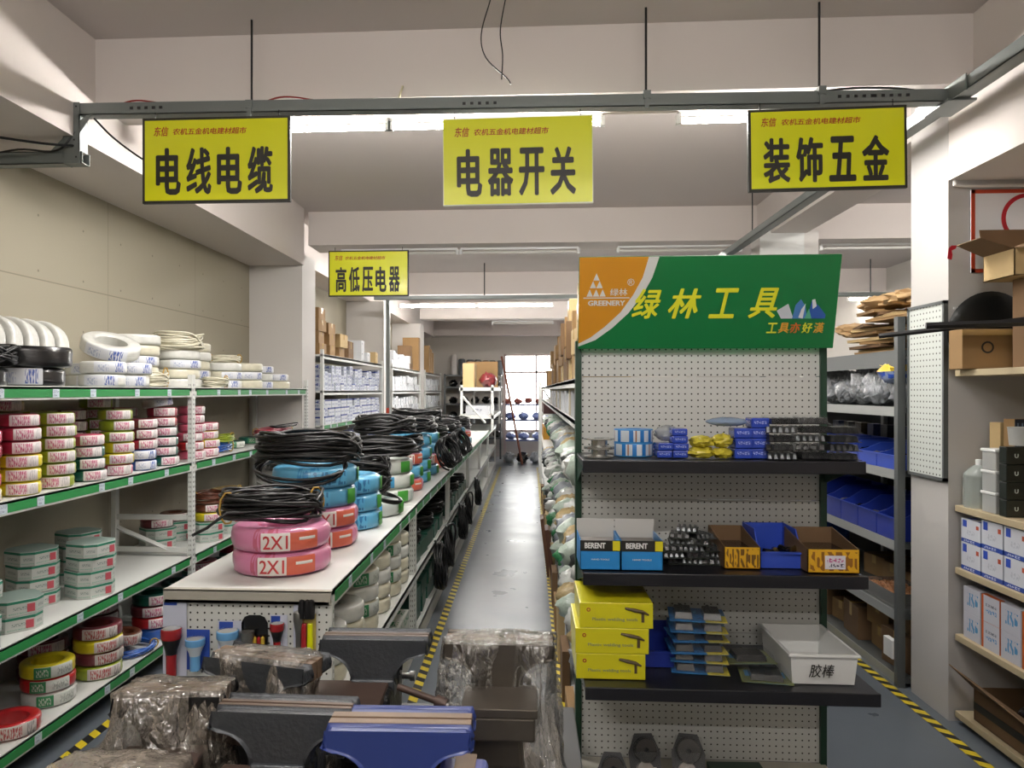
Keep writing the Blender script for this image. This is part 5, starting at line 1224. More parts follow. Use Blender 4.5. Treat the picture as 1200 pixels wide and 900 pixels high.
def film_mat(name, col, alpha, mottled=.5, bs=14, gloss=.16):
    """creased polythene: see-through where it lies flat, milky in the folds, with hard highlights"""
    m = bpy.data.materials.new(name); m.use_nodes = True; nt = m.node_tree; nt.nodes.clear(); N = nt.nodes.new; L = nt.links.new
    out = N('ShaderNodeOutputMaterial'); tr_ = N('ShaderNodeBsdfTransparent'); df = N('ShaderNodeBsdfDiffuse'); gl = N('ShaderNodeBsdfGlossy')
    df.inputs[0].default_value = hx(col); gl.inputs['Roughness'].default_value = .16; tr_.inputs[0].default_value = (.93, .92, .9, 1)
    tc = N('ShaderNodeTexCoord'); mp = N('ShaderNodeMapping'); mp.inputs['Scale'].default_value = (1.3, 1, .6); L(tc.outputs['Object'], mp.inputs[0])
    n = N('ShaderNodeTexNoise'); n.inputs['Scale'].default_value = bs; n.inputs['Detail'].default_value = 2.5; n.inputs['Distortion'].default_value = .6; L(mp.outputs[0], n.inputs[0])
    v = N('ShaderNodeTexVoronoi'); v.feature = 'F1'; v.inputs['Scale'].default_value = bs*1.6; L(mp.outputs[0], v.inputs['Vector'])
    n2 = N('ShaderNodeTexNoise'); n2.inputs['Scale'].default_value = bs*1.5; n2.inputs['Detail'].default_value = 4; n2.inputs['Distortion'].default_value = .3; L(mp.outputs[0], n2.inputs[0])
    rg = math_(nt, 'ABSOLUTE', math_(nt, 'SUBTRACT', n2.outputs['Fac'], .5))
    s = math_(nt, 'ADD', math_(nt, 'MULTIPLY', n.outputs['Fac'], .7), math_(nt, 'ADD', math_(nt, 'MULTIPLY', v.outputs['Distance'], .25), math_(nt, 'MULTIPLY', rg, 1.3)))
    bp = N('ShaderNodeBump'); bp.inputs['Strength'].default_value = 1; bp.inputs['Distance'].default_value = .03; L(s, bp.inputs['Height'])
    L(bp.outputs[0], gl.inputs['Normal']); L(bp.outputs[0], df.inputs['Normal'])
    mr = N('ShaderNodeMapRange'); mr.inputs[1].default_value = .35; mr.inputs[2].default_value = .68; mr.inputs[3].default_value = alpha*(1-mottled); mr.inputs[4].default_value = min(1, alpha*(1+mottled)); L(n.outputs['Fac'], mr.inputs[0])
    cr = N('ShaderNodeMapRange'); cr.inputs[1].default_value = .0; cr.inputs[2].default_value = .012; cr.inputs[3].default_value = .6; cr.inputs[4].default_value = 0; L(rg, cr.inputs[0])
    m1 = N('ShaderNodeMixShader'); L(math_(nt, 'MAXIMUM', mr.outputs[0], cr.outputs[0]), m1.inputs[0]); L(tr_.outputs[0], m1.inputs[1]); L(df.outputs[0], m1.inputs[2])
    lw = N('ShaderNodeLayerWeight'); lw.inputs[0].default_value = .3; L(bp.outputs[0], lw.inputs['Normal'])
    m2 = N('ShaderNodeMixShader'); L(math_(nt, 'ADD', math_(nt, 'MULTIPLY', lw.outputs['Fresnel'], .45), gloss), m2.inputs[0]); L(m1.outputs[0], m2.inputs[1]); L(gl.outputs[0], m2.inputs[2])
    L(m2.outputs[0], out.inputs[0]); return m
f_clear = film_mat('clear_wrap', 'bdb9b0', .17, .8, 11); f_brown = film_mat('brownish_wrap', 'b3a799', .26, .6, 10); f_beige = film_mat('beige_wrap', 'b5aa9c', .5, .4, 9)
def wrap(parent, w0, d0, w1, d1, h, mat, seed, label, cy=0, amp=.012, slump=0, nu=72, nv=34, loc=None, rz=0, top=.0, folds=1.0, cx=0):
    """crumpled sheet draped over a boxy load: w1,d1 half sizes at the top, w0,d0 at the foot"""
    s = Vector((seed*5.1, seed*2.3, seed))
    def fn(u, v):
        a = 2*PI*u
        if v > .8:  # top cap
            q = (v-.8)/.2; r = 1-q; z = h+top*q; W_, D_ = w1*r, d1*r
        else:
            q = v/.8; z = h*q; W_, D_ = w0+(w1-w0)*q**.7, d0+(d1-d0)*q**.7
        c, sn = math.cos(a), math.sin(a); e = .45
        x = W_*math.copysign(abs(c)**e, c); y = D_*math.copysign(abs(sn)**e, sn)
        p = Vector((x*8, y*8, z*4.5))+s; n1 = noise.noise(p); n2 = abs(noise.noise(p*2.7)); n3 = abs(noise.noise(Vector((a*4.5, z*3.5, seed))))
        k = amp*(1.8*n1-1.3*n2-2.2*n3*folds*(1-.5*v)); L = math.hypot(x, y) or 1
        zz = z+amp*.35*noise.noise(p*1.7)*(1 if v > .3 else v/.3)
        return (x*(1+k/L)+cx if r_(v) else x+cx, y*(1+k/L)+cy, max(.001, zz-slump*max(0, x/w1)*v))
    def r_(v): return v < .97
    o = MB().grid(fn, nu, nv).build('plastic_wrap', mat, parent, smooth=70, loc=loc, rot=(0, 0, rz)); 
    if label: o['label'] = label
    return o
wrap(vd, .135, .15, .105, .05, .25, f_clear, 1, 'shiny crumpled clear plastic', cy=0, amp=.016)
wrap(ve, .11, .11, .10, .045, .253, f_brown, 2, 'crumpled brownish plastic', cy=.0, amp=.016)
wrap(vf, .125, .12, .088, .05, .252, f_brown, 3, 'creased greyish plastic', cy=.0, amp=.016)
x, y = xy(165, 900, 1.06)
o = wrap(None, .15, .13, .1, .055, .19, f_beige, 4, None, amp=.014, loc=(x-.01, y-.05, TZ+.001)); o.name = 'plastic_wrapped_tool'; tag(o, 'beige plastic wrapped tool filling the nearest table corner', 'wrapped tool')
MB().box(-.06, .06, -.05, .05, .0, .14, top=(.02, .02)).build('tool_inside', m_vblk, o, bevel=.01)
x, y = xy(258, 850, 1.05)
o = wrap(None, .05, .05, .03, .02, .12, f_beige, 6, None, amp=.02, loc=(x+.02, y, TZ+.001), nu=40, nv=20); o.name = 'plastic_bag'; tag(o, 'loose beige plastic bag bunched beside the front grey vise', 'plastic bag')
# plain steel block between the vises
box_thing('steel_block', .09, .05, .2, m_plate, (xy(486, 829)[0], xy(486, 829)[1]+.04, TZ+.001), 'brown steel block standing behind the blue vise', 'steel block')
x, y = xy(545, 893, 1.05)
vt = MB(); vt.box(-.035, .035, -.03, .03, 0, .165); vt.build('purple_clamp', m_vpur, bevel=.008, loc=(x, y-.035, TZ+.001)); tag(bpy.data.objects['purple_clamp'], 'purple blue clamp block before the blue vise', 'clamp')
MB().box(-.012, .018, -.032, .032, .1652, .168).build('brown_strip', m_plate, bpy.data.objects['purple_clamp'])

# ================================================================ steel shelving goods behind the pillar
def at2(px, py, X): return at(px, py, X=X)
gk = 'flattened cartons heaped on the steel shelving'
rnd = random.Random(5)
for i in range(13):
    y = 4.45+rnd.uniform(-.12, .3); z = 1.821+i*.0205
    s = MB(); w, d = rnd.uniform(.3, .46), rnd.uniform(.3, .5)
    s.box(-w/2, w/2, -d/2, d/2, 0, .012); s.box(-w/2-.003, -w/2+.06, -d/2, d/2, .012, .018); s.box(-w*.1, w/2, -d/2, -d/2+.02, .012, .02)
    o = s.build('flattened_carton', [m_card, m_card2, m_card3][i % 3], loc=(2.24+rnd.uniform(-.04, .05), y, z), rot=(0, 0, rnd.uniform(-.35, .35)), bevel=.002)
    tag(o, f'flattened brown carton, {nth(i)} from the bottom of the heap on the steel shelving', 'cardboard', gk)
m_kraft = M('kraft_paper', 'b4946a', .75, var=.2, vscale=10, bump=.6, bscale=18)
for i, (a, b, c, d, Y) in enumerate(((972, 380, 1000, 404, 5.02), (985, 362, 1022, 385, 4.7), (1000, 378, 1050, 396, 4.35), (1008, 355, 1040, 374, 4.6))):
    p = at2((a+c)/2, d, 2.1); q = at2((a+c)/2, b, 2.1); z = 1.9+.04*(i % 3)
    put(lump('kraft_paper', .13, .11, .045, m_kraft, 11+i, .45, freq=3), (2.16, Y, (1.95, 2.09, 2.09, 2.09)[i]), 'crumpled kraft paper on the flattened cartons, ' + ['lowest', 'second', 'nearest the pillar', 'topmost'][i], 'paper', 'crumpled kraft paper on the steel shelving', rot=i)
put(lump('white_paper', .1, .12, .05, M('tissue', 'c8bfa8', .6, bump=.8, bscale=20), 17, .4), (2.33, 4.3, 2.09), 'pale crumpled sheet on top of the cartons near the pillar', 'paper')
f_grey = film_mat('grey_bag_film', 'a4a8ae', .9, .1, 12)
for i, (y, x, h, w) in enumerate(((4.30, 2.18, .14, .15), (4.56, 2.15, .12, .15), (4.82, 2.18, .16, .15), (5.1, 2.2, .1, .15), (5.4, 2.2, .14, .16), (4.6, 2.42, .13, .07))):
    put(lump('grey_plastic_bag', w, .12, h/2+.05, f_grey, 21+i, .3, freq=4), (x, y, 1.511), 'grey plastic bag on the steel shelving, ' + ['next to the pillar', 'second from the pillar', 'third from the pillar', 'low fourth one', 'fifth deep inside', 'rear one lifted on the others'][i], 'plastic bag', 'grey plastic bags on the steel shelving', rot=i*.1)
put(lump('patterned_bag', .13, .14, .07, PM('patterned_bag_print', '8a98b8', [(0, 1, .3, .6, '2a50b0', 9), (.3, .7, .5, .7, 'd8b83a', 0)]), 31, .3), (2.1, 4.28, 1.64), 'blue and yellow patterned bag lying on the grey bags', 'plastic bag')
# blue bins in rows on two levels
m_hw = M('hardware_bits', '8f8a80', .3, .8, var=.5, vscale=60)
def row_bin(y, z, i, lvl, w=.235, d=.4, h=.16, hf=.1, mat=None):
    o = bin_thing(w, d, h, hf, f'blue shelf bin, {nth(i)} from the pillar on the {lvl} level of the steel shelving', (UX+.015, y, z+.001), mat or m_bin2, f'blue bins on the {lvl} level', rz=-PI/2)
    s = Vector((i*3.3, z*7, 0))
    def fn(u, v): return ((u-.5)*w*.92, .015+v*d*.9, hf*.75+.02*noise.noise(Vector((u*9, v*14, 0))+s)+v*.03)
    c = MB().grid(fn, 14, 18).build('hardware_heap', m_hw if i % 2 else m_bkit, o); c['kind'] = 'stuff'; return o
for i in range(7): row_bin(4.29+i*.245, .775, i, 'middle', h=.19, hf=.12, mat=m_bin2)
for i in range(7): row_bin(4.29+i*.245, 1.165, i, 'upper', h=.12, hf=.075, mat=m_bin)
for i, c in enumerate(('3a3026', '20284a', '4a3a20', '26302a', '22306a', '2a2a2e', '1f2a5a', '3f3524', '28282a', '23304e')):
    box_thing('goods_box', .07, .09, .2, M('goods_'+c, c, .5, var=.3, vscale=30), (2.47, 4.25+i*.2, 1.166), f'dark upright goods box, {nth(i)} from the pillar behind the upper blue bins', 'box', 'dark boxes behind the blue bins', R_(.1))
cD = Proto(carton_fn('carton', .3, .26, .2, m_card3)); cE = Proto(carton_fn('carton', .2, .22, .13, m_card))
gk2 = 'brown cartons low on the steel shelving'
for i, (y, z, p) in enumerate(((4.3, .051, cD), (4.3, .252, cE), (4.58, .051, cE), (4.85, .051, cD), (5.15, .051, cE), (4.62, .182, cE), (5.4, .051, cD))):
    p.put((2.2, y, z), R_(.15), 'brown carton on the bottom of the steel shelving, ' + ['nearest the pillar', 'stacked on the nearest', 'second along', 'fourth along', 'fifth along', 'stacked on the second', 'deepest'][i], gk2)
for i in range(3): cE.put((2.35, 4.5+i*.25, .396), R_(.2), f'brown carton behind the grey tray, {nth(i)} from the pillar', gk2)
o = box_thing('blue_canister', .24, .24, .3, M('canister_blue', '1a4a98', .35, coat=.3), (2.17, 5.28+.55, .051), 'blue canister with red mark at the dark end of the steel shelving', 'canister', None, 0, bevel=.03)
MB().box(-.123, -.1215, -.04, .04, .15, .2).build('red_mark', m_redink, o)
o = box_thing('blue_canister', .24, .24, .3, MATS['canister_blue'], (2.17, 5.75-.05-.28+.12, .396), 'blue canister on the level above, deep in the steel shelving', 'canister', None, 0, bevel=.03)
o = thing('grey_tray', 'grey plastic tray of small brown fittings low behind the pillar', 'tray', (2.13, 4.42, .396)); b = MB(); b.box(-.11, .11, -.2, .2, 0, .006); b.box(-.115, -.109, -.2, .2, 0, .08); b.box(.109, .115, -.2, .2, 0, .08); b.box(-.115, .115, -.205, -.199, 0, .08); b.box(-.115, .115, .199, .205, 0, .08); b.build('tray_body', m_silver, o)
def fn(u, v): return ((u-.5)*.2, (v-.5)*.38, .06+.02*noise.noise(Vector((u*16, v*24, 3))))
c = MB().grid(fn, 24, 40).build('brown_fittings', M('brown_fittings', '9a6a44', .5, var=.5, vscale=70), o); c['kind'] = 'stuff'
tag(MB().box(-.05, .05, -.003, .003, 0, .09).build('price_sheet', m_white, loc=(1.99, 4.75, .40), rot=(0, 0, .6)), 'small white price sheet clipped to the steel shelf edge', 'price sheet')
box_thing('white_box', .03, .1, .1, m_white, (1.985, 4.2, .14), 'small white box hanging at the steel shelving foot', 'box')
# perforated panel on the side of the pillar
pp = thing('perforated_panel', 'white perforated panel with dark frame hung on the pillar side', 'panel', (2.03, 3.895, 0))
m_pp = pegmat('perforated_white', 'c6cbc6', 1, .03, .16)
MB().box(-.016, -.004, -.165, .165, 1.17, 2.03).build('panel_sheet', m_pp, pp)
b = MB()
for (y0, y1, z0_, z1_) in ((-.175, -.16, 1.16, 2.04), (.16, .175, 1.16, 2.04), (-.175, .175, 1.16, 1.175), (-.175, .175, 2.025, 2.04)): b.box(-.022, 0, y0, y1, z0_, z1_)
b.build('frame', m_dsteel, pp)
# ================================================================ wooden shelving goods
gw = 'goods on the wooden shelving'
# bring the top board to its height
zt_ = 1.70
ob = MB().box(2.05, 2.6, 2.3, 3.70, zt_-.03, zt_).build('shelf_board', m_wood, [o for o in bpy.data.objects if o.name == 'wooden_shelving'][0], bevel=.002)
co = box_thing('carton', .225, .11, .185, m_card, (2.112, 3.605, zt_+.001), 'brown carton with round emblem under the black bars', 'carton', None, .0, bevel=.003)
MB().lathe([(.02, -.001), (.028, -.001), (.028, 0), (.02, 0), (.02, -.001)], 24, c=(0, -.0555, .1), axis='y').build('round_emblem', m_ink, co)
MB().box(-.113, .113, -.0565, -.055, .155, .18).build('packing_tape', m_tape, co)
dome = MB().lathe([(.145, 0), (.15, .004), (.142, .03), (.12, .07), (.08, .1), (.04, .118), (0, .122)], 36).build('wok', M('black_wok_iron', '1c1e1e', .3, .5), smooth=True, loc=(2.205, 3.70, zt_+.187), rot=(PI/2+.12, 0, 0), parent=None); dome.scale = (1.27, 1.27, .25); tag(dome, 'black iron wok leaning against the wall behind the carton', 'wok')
a, b = at(1030, 397, Y=3.60), at(1215, 381, Y=3.34)
tag(MB().tube([a+Vector((0, 0, .012)), b+Vector((0, 0, .03))], .013, 6).build('black_bar', m_dark), 'long thin black bar reaching out over the aisle from the carton', 'bar')
a, b = at(1085, 386, Y=3.40), at(1215, 383, Y=3.28)
tag(MB().tube([a+Vector((0, 0, .015)), b+Vector((0, 0, .02))], .017, 6).build('black_bar', m_dark), 'shorter thicker black bar lying beside the long one', 'bar')
box_thing('carton', .25, .1, .40, m_card3, (2.31, 3.44, zt_+.001), 'plain tall carton at the edge of the picture on the wooden shelving', 'carton')
oc_ = thing('open_carton', 'open brown carton with raised flaps on top of the tall carton', 'carton', (2.235, 3.46, zt_+.403))
b = MB(); w, d, h, T = .26, .22, .12, .004
b.box(-w/2, w/2, -d/2, -d/2+T, 0, h); b.box(-w/2, w/2, d/2-T, d/2, 0, h); b.box(-w/2, -w/2+T, -d/2, d/2, 0, h); b.box(w/2-T, w/2, -d/2, d/2, 0, h); b.box(-w/2, w/2, -d/2, d/2, 0, T); b.build('carton_body', m_card2, oc_)
def flap(pts):
    m = MB(); m.v += pts; m.face((0, 1, 2, 3)); return m.build('flap', m_card3, oc_, solid=.004)
flap([(-w/2, -d/2, h), (-w/2, d/2, h), (-w/2-.13, d/2-.02, h+.05), (-w/2-.13, -d/2+.02, h+.05)])
flap([(-w/2, -d/2, h), (w/2, -d/2, h), (w/2, -d/2-.1, h+.09), (-w/2, -d/2-.12, h-.02)])
flap([(-w/2, d/2, h), (w/2, d/2, h), (w/2, d/2+.03, h+.13), (-w/2, d/2+.03, h+.13)])
# jug
j = thing('water_jug', 'clear ribbed plastic jug with white cap beside the pillar wall', 'jug', (2.12, 3.62, 1.051))
def jf(u, v):
    z = .2*v; a = 2*PI*u
    r = .068 if v < .72 else .068*math.cos((v-.72)/.28*1.25)+.002
    r *= 1+.02*math.cos(a*12)*(1 if .08 < v < .7 else 0); return (r*math.cos(a), r*math.sin(a), z)
MB().grid(jf, 72, 24).build('bottle', M('jug_plastic', 'a8b0ac', .15, alpha=.55), j, smooth=60)
MB().lathe([(0, .195), (.018, .195), (.019, .2), (.019, .225), (0, .226)], 18).build('cap', m_white, j, smooth=True)
for k in range(3):
    x = 2.108
    o = box_thing('clear_container', .078, .1, .082, M('frosted_plastic', 'b8bab8', .3, alpha=.75), (x, 3.47, 1.051+k*.0965), f'frosted clear container with lid, {["bottom","middle","top"][k]} of three beside the black drawers', 'container', 'frosted containers', bevel=.004)
    MB().box(-.044, .044, -.055, .055, .082, .095).build('lid', m_white, o, bevel=.003)
for c in range(3):
    for k in range(4):
        x = 2.105+c*.083; o = thing('parts_drawer', f'black parts drawer with pale letter, {["bottom","second","third","top"][k]} row, {nth(c)} column', 'drawer', (x, 3.34, 1.051+k*.077), 0, 'black parts drawers')
        MB().box(-.04, .04, 0, .05, 0, .075).build('drawer_front', M('drawer_black_green', '1a211d', .25, coat=.3), o, bevel=.003)
        text('lettering', 'U', .016, .018, M('drawer_letter', 'b8c0ba', .4), (.002, -.0015, .036), o, bold=.02)
o = MB().lathe([(0, 0), (.042, 0), (.048, .075), (.05, .08), (0, .082)], 24).build('white_bucket', MATS['frosted_plastic'], smooth=True, loc=(2.15, 3.38, 1.361)); tag(o, 'small frosted bucket on top of the black drawers', 'bucket')
box_thing('yellow_carton', .085, .08, .4, m_card2, (2.235, 3.63, 1.051), 'tall pale carton standing against the pillar wall', 'carton')
o = box_thing('dark_carton', .15, .08, .42, m_card, (2.27, 3.53, 1.051), 'brown and dark printed carton behind the black drawers', 'carton')
MB().box(-.076, .0, -.042, -.040, .25, .42).build('dark_print', PM('dark_print', '1c2430', [(.1, .9, .1, .9, '6a7a8a', 3)]), o)
m_led = PM('lamp_box_print', 'c9ccd4', [(.0, 1, .0, .16, '24449a', 0), (.08, .3, .66, .95, '2a4ab0', 0), (.78, .92, .66, .82, 'b04a30', 0), (.3, .7, .35, .55, 'b4b8c2', 3), (.1, .7, .04, .12, 'c8d0e8', 5)])
m_led2 = PM('lamp_box_side', 'b9bdc8', [(.0, 1, .0, .16, '24449a', 0), (.1, .6, .5, .6, '3a5ab0', 4), (.1, .6, .7, .8, '3a5ab0', 4)])
for i, (y, k, w, h) in enumerate(((3.60, 0, .13, .13), (3.60, 1, .13, .11), (3.44, 0, .13, .13), (3.44, 1, .13, .13), (3.28, 0, .13, .13), (3.28, 1, .13, .13), (3.12, 0, .13, .13), (3.12, 1, .13, .13))):
    o = MB().box(0, .2, -.075, .075, 0, h, 0, {'-x': 0, '-y': 1}).build('lamp_box', [m_led, m_led2], loc=(2.065, y, .751+k*.132), bevel=.001); tag(o, f'white and blue lamp box, {["lower","upper"][k]} of the {["pair beside the pillar","second pair","third pair","fourth pair"][i//2]} of lamp boxes', 'box', 'lamp boxes')
m_wo = PM('white_orange_box', 'bdbec6', [(.0, .12, 0, 1, 'c05a20', 0), (.25, .85, .35, .5, '3a80b8', 4), (.25, .85, .6, .7, '4a4a58', 5)])
m_wo2 = PM('white_box_lines', 'bcbdc6', [(.2, .9, .3, .8, '4a8ab8', 3)])
for i, y in enumerate((3.6, 3.46, 3.32, 3.18, 3.04)):
    for k in range(2):
        o = MB().box(0, .2, -.065, .065, 0, .12).build('bulb_box', m_wo if i % 2 else m_wo2, loc=(2.07, y, .431+k*.121), bevel=.001); tag(o, f'pale box with {"orange stripe" if i % 2 else "blue print"}, {["lower","upper"][k]}, {nth(i)} pair from the pillar wall', 'box', 'bulb boxes under the lamp boxes')
oc2 = thing('open_carton', 'dark open carton with raised flap holding black bulbs on the bottom board', 'carton', (2.25, 3.3, .061))
b = MB(); w, d, h, T = .34, .6, .15, .004
b.box(-w/2, w/2, -d/2, -d/2+T, 0, h); b.box(-w/2, w/2, d/2-T, d/2, 0, h); b.box(-w/2, -w/2+T, -d/2, d/2, 0, h); b.box(w/2-T, w/2, -d/2, d/2, 0, h); b.box(-w/2, w/2, -d/2, d/2, 0, T); b.build('carton_body', m_card3, oc2)
b = MB(); b.box(-w/2-.001, -w/2, -d/2, d/2, .05, .085); b.build('dark_stripe', m_ink, oc2)
m = MB(); m.v += [(-w/2, -d/2+.05, h), (-w/2, d/2, h), (-w/2-.10, d/2+.02, h+.10), (-w/2-.09, -d/2+.1, h+.05)]; m.face((0, 1, 2, 3)); m.build('flap', m_card3, oc2, solid=.004)
for i in range(6):
    o = MB().lathe([(0, 0), (.03, .006), (.047, .03), (.05, .05), (.044, .075), (.025, .092), (0, .098)], 24).build('round_lamp', M('glossy_black_glass', '141012', .08, coat=1), smooth=True, loc=(2.13+.1*(i % 3), 3.2+.16*(i//3), .155), rot=(.5, .3*i, 0)); tag(o, 'glossy black round lamp in the open carton, ' + ['front outer', 'front middle', 'front inner', 'rear outer', 'rear middle', 'rear inner'][i], 'lamp', 'glossy round lamps in the carton')

# ================================================================ goods along the gondola behind the display
gq2 = 'cartons topping the gondola behind the display'
cT = [Proto(carton_fn('carton', .2, .24, .19, m_card)), Proto(carton_fn('carton', .2, .22, .13, m_card2)), Proto(carton_fn('carton', .22, .26, .22, m_card3))]
zc = 1.656
for i, (y, ks) in enumerate(((3.25, (1, 1, 0)), (3.52, (0, 1, 1)), (3.82, (1, 1, 1)), (4.15, (0, 0)), (4.45, (1, 2, 1)), (4.8, (2, 0)), (5.25, (0, 2)), (5.6, (1, 0)), (6.0, (0, 0)), (6.5, (2, 0)), (7.2, (0, 0)), (7.7, (2,)), (8.3, (0, 0)), (9.3, (0,)), (10.2, (2,)))):
    z = zc
    for k, q in enumerate(ks):
        cT[q].put((.34+R_(.012), y, z), R_(.08), f'brown carton, {["bottom","second","third"][k]} in the {nth(i)} pile along the gondola behind the display', gq2); z += (.19, .13, .22)[q]+.001
for i in range(24):
    y = 3.2+i*.22
    if abs(y-5.02) < .1 or abs(y-7.02) < .1: continue
    box_thing('upright_box', .16, .12, .12+.02*(i % 3), [m_bb3, m_bb4, M('cream_box', 'b8ae98', .6)][i % 3], (.31, y, 1.461), f'pale upright box, {nth(i)} along the narrow shelf under the cartons', 'box', 'pale boxes under the cartons', R_(.1))
bagm = [M('pale_green_bag', 'a3b0a4', .3, var=.3, vscale=25, bump=.7, bscale=25), M('white_bag', 'c6c8c4', .25, var=.15, vscale=25, bump=.7, bscale=25), M('green_net_bag', '2f7a4a', .5, var=.3, bump=.8, bscale=50), M('grey_bag', '8d9298', .3, var=.25, vscale=20, bump=.7, bscale=25),
        M('dark_goods_bag', '3a3e3c', .35, var=.4, vscale=25, bump=.6), M('straw_bag', 'a8946a', .4, var=.3, vscale=25, bump=.6)]
BG = [lump('goods_bag', .12, .068, .075, m, 40+i, .3, n=(20, 11), freq=5) for i, m in enumerate(bagm)]+[lump('goods_bag', .11, .07, .085, m, 50+i, .28, n=(20, 11), freq=5) for i, m in enumerate(bagm)]
for lvl, (z, n, x0, dy) in enumerate(((1.161, 38, .30, .165), (.751, 34, .29, .185), (.301, 24, .30, .26))):
    for i in range(n):
        y = 3.16+i*dy
        k = (i*7+lvl*3+(i//5)) % 11; k = [1, 0, 3, 1, 2, 7, 0, 6, 9, 5, 4][k]
        put(BG[k], (x0+R_(.03), y, z), f'plastic bag of small goods, {nth(i)} along the {["upper","middle","lower"][lvl]} shelf behind the header', 'plastic bag', 'goods bags along the aisle gondola', rot=(0, 0, R_(.5)))
for i in range(14):
    y = 3.4+i*.55
    box_thing('leaning_carton', .04, .26, .2+.06*(i % 3), [m_card, m_card3, m_card2][i % 3], (.19, y, .0), f'flattened carton leaning at the gondola foot, {nth(i)} along the aisle', 'cardboard', 'cartons at the foot of the aisle gondola')
for i, c in enumerate(('4a2a1c', '5a3a26')):
    tag(MB().box(-.015, .015, -.12, .12, 0, .5).build('dark_board', M('board_'+c, c, .6), loc=(.2-.03*i, 6.0+.5*i, .0), rot=(0, -.12, 0), bevel=.003), ['dark brown board leaning on the gondola beside the aisle', 'brown board leaning further down the aisle'][i], 'board')
# white rack post structure further down
for i, y in enumerate((12.85,)):
    rk2 = thing('storage_rack', 'white storage rack before the window on the display side', 'rack')
    for x in (.2, .75):
        for yy in (y, y+1.6): MB().box(x-.02, x+.02, yy-.02, yy+.02, 0, 1.8).build('upright', m_metal_w, rk2)
    for z in (.3, .75, 1.2, 1.65): MB().box(.18, .77, y, y+1.6, z-.03, z).build('shelf_board', m_metal_w, rk2)
    MB().tube([(.2, y-.01, 1.7), (.45, y-.01, 1.3)], .015, 4).build('brace', m_metal_w, rk2)
    for k, (z, c) in enumerate(((.3, '2a6a8a'), (.75, 'c8902a'), (1.2, '4a2a2a'))):
        for q in range(3): box_thing('goods_box', .4, .35, .22, M('rack_goods_'+c, c, .5), (.45, y+.25+q*.5, z+.001), f'{["blue","orange","dark red"][k]} box on the white rack before the window, {["front","middle","rear"][q]}', 'box', 'boxes on the rack before the window')
# window end: rack with blue parcels, fluffy garland, ladder
wr = thing('window_rack', 'dark rack full of blue parcels standing under the window', 'rack')
for x in (-.55, .3, .95):
    for yy in (16.6, 17.2): MB().box(x-.02, x+.02, yy-.02, yy+.02, 0, 1.65).build('upright', m_frame, wr)
for z in (.5, .95, 1.3): MB().box(-.57, .97, 16.6, 17.2, z-.03, z).build('shelf_board', M('rack_shelf_blue', '56608a', .5), wr)
m_bag_b = M('blue_parcel_film', '8fa0d8', .35, bump=.5, bscale=10)
for i in range(8):
    put(lump('blue_parcel', .115, .2, .08, m_bag_b, 80+i, .3), (-.42+(i % 4)*.3, 16.85, .951 if i > 3 else .501), f'blue wrapped parcel, {nth(i % 4)} on the {["lower","upper"][i//4]} board of the window rack', 'parcel', 'blue parcels on the window rack')
for i in range(5):
    put(lump('dark_bag', .12, .15, .12, m_bkit if i % 2 else bagm[3], 90+i, .35), (-.45+i*.3, 16.52, .001), f'dark bag on the floor before the window, {nth(i)} from the gondola', 'bag', 'dark bags before the window')
for i in range(6):
    put(lump('red_flower_bunch', .085, .1, .06, M('dusty_red', 'a05a50', .7, bump=.8, bscale=40), 95+i, .5), (-.5+i*.24, 16.9, 1.301 if i != 2 else 1.32), f'dusty red bundle, {nth(i)} along the top of the window rack', 'bundle', 'red bundles on the window rack')
ld_ = thing('ladder', 'wooden ladder leaning near the window beside the far rack', 'ladder', (-.5, 16.2, 0))
b = MB()
for s in (-.12, .12): MB().tube([(-.1, s, 2.35), (.35, s, 0.0)], .02, 4).build('rail', M('ladder_wood', '7a4a3a', .6), ld_)
for k in range(8): t = k/8+.08; MB().tube([(.35-.45*t, -.12, 2.35*t), (.35-.45*t, .12, 2.35*t)], .013, 6).build('rung', MATS['ladder_wood'], ld_)
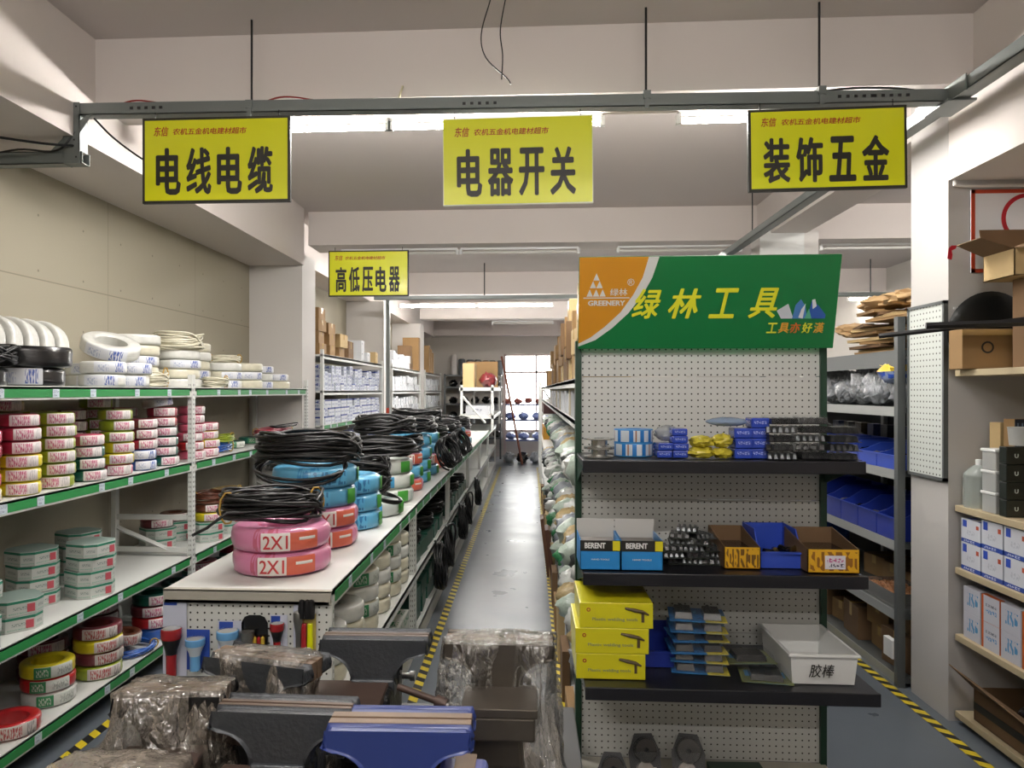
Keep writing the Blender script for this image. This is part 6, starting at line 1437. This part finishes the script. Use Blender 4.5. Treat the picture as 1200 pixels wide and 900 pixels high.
# dark rolls and tanks behind the low gondola end
gcan = 'tall containers near the far shelves'
dsh = thing('dark_shelving', 'dark grey shelving across the back beside the window', 'shelving')
for z in (.5, .95, 1.3, 1.7, 1.98): MB().box(-2.0, -.65, 17.3, 17.9, z-.03, z).build('shelf_board', m_dsteel, dsh)
for x in (-1.98, -1.3, -.67): MB().box(x-.02, x+.02, 17.3, 17.34, 0, 2.0).build('upright', m_dsteel, dsh)
for i, (px, h, w, c) in enumerate(((532, .48, .16, 'b8b4b0'), (541, .38, .17, '4a5052'), (551, .36, .2, '50565a'), (560, .36, .17, '5a6062'), (569, .34, .17, '7a6a5a'), (577, .34, .17, '5a6266'), (586, .34, .16, '60686c'))):
    x = at(px, 430, Y=17.5).x
    o = MB().lathe([(0, 0), (w/2, 0), (w/2, h*.92), (w*.35, h), (0, h)], 16).build('pump', M('tank_'+c, c, .4), loc=(x, 17.55, 1.981), smooth=True); tag(o, 'upright container on the dark back shelving, ' + ['pale tall', 'first dark', 'second dark', 'third dark', 'brownish', 'fourth dark', 'last dark'][i] + ' one', 'container', gcan)
for k, z in enumerate((.5, .95, 1.3, 1.7)):
    for i in range(5):
        put(lump('dark_goods', .1, .15, .08, m_bkit, 110+i+k, .3), (-1.8+i*.26, 17.55, z+.001), f'dark goods bag, {nth(i)} on the {["lowest","second","third","fourth"][k]} board of the dark shelving', 'bag', 'dark goods on the back shelving')
box_thing('paper_notice', .0, .0, .0, m_white, (0, 0, 0), 'x', 'x') if 0 else None
np_ = MB().box(-.19, .19, -.003, 0, -.16, .16).build('paper_notice', m_white, loc=(at(917, 287, Y=6.6).x, 6.617, at(917, 287, Y=6.6).z-.02)); tag(np_, 'pale paper notice on the inner pillar above the header', 'notice')

o = box_thing('metal_box', .1, .36, .3, M('grey_metal_box', '8f918c', .5), (.125, 2.78, .001), 'low grey metal box at the foot of the display gondola', 'box')
for k in range(2): MB().box(-.01, .012, -.1815, -.18, .08+.1*k, .11+.1*k).build('slot', m_dark, o)
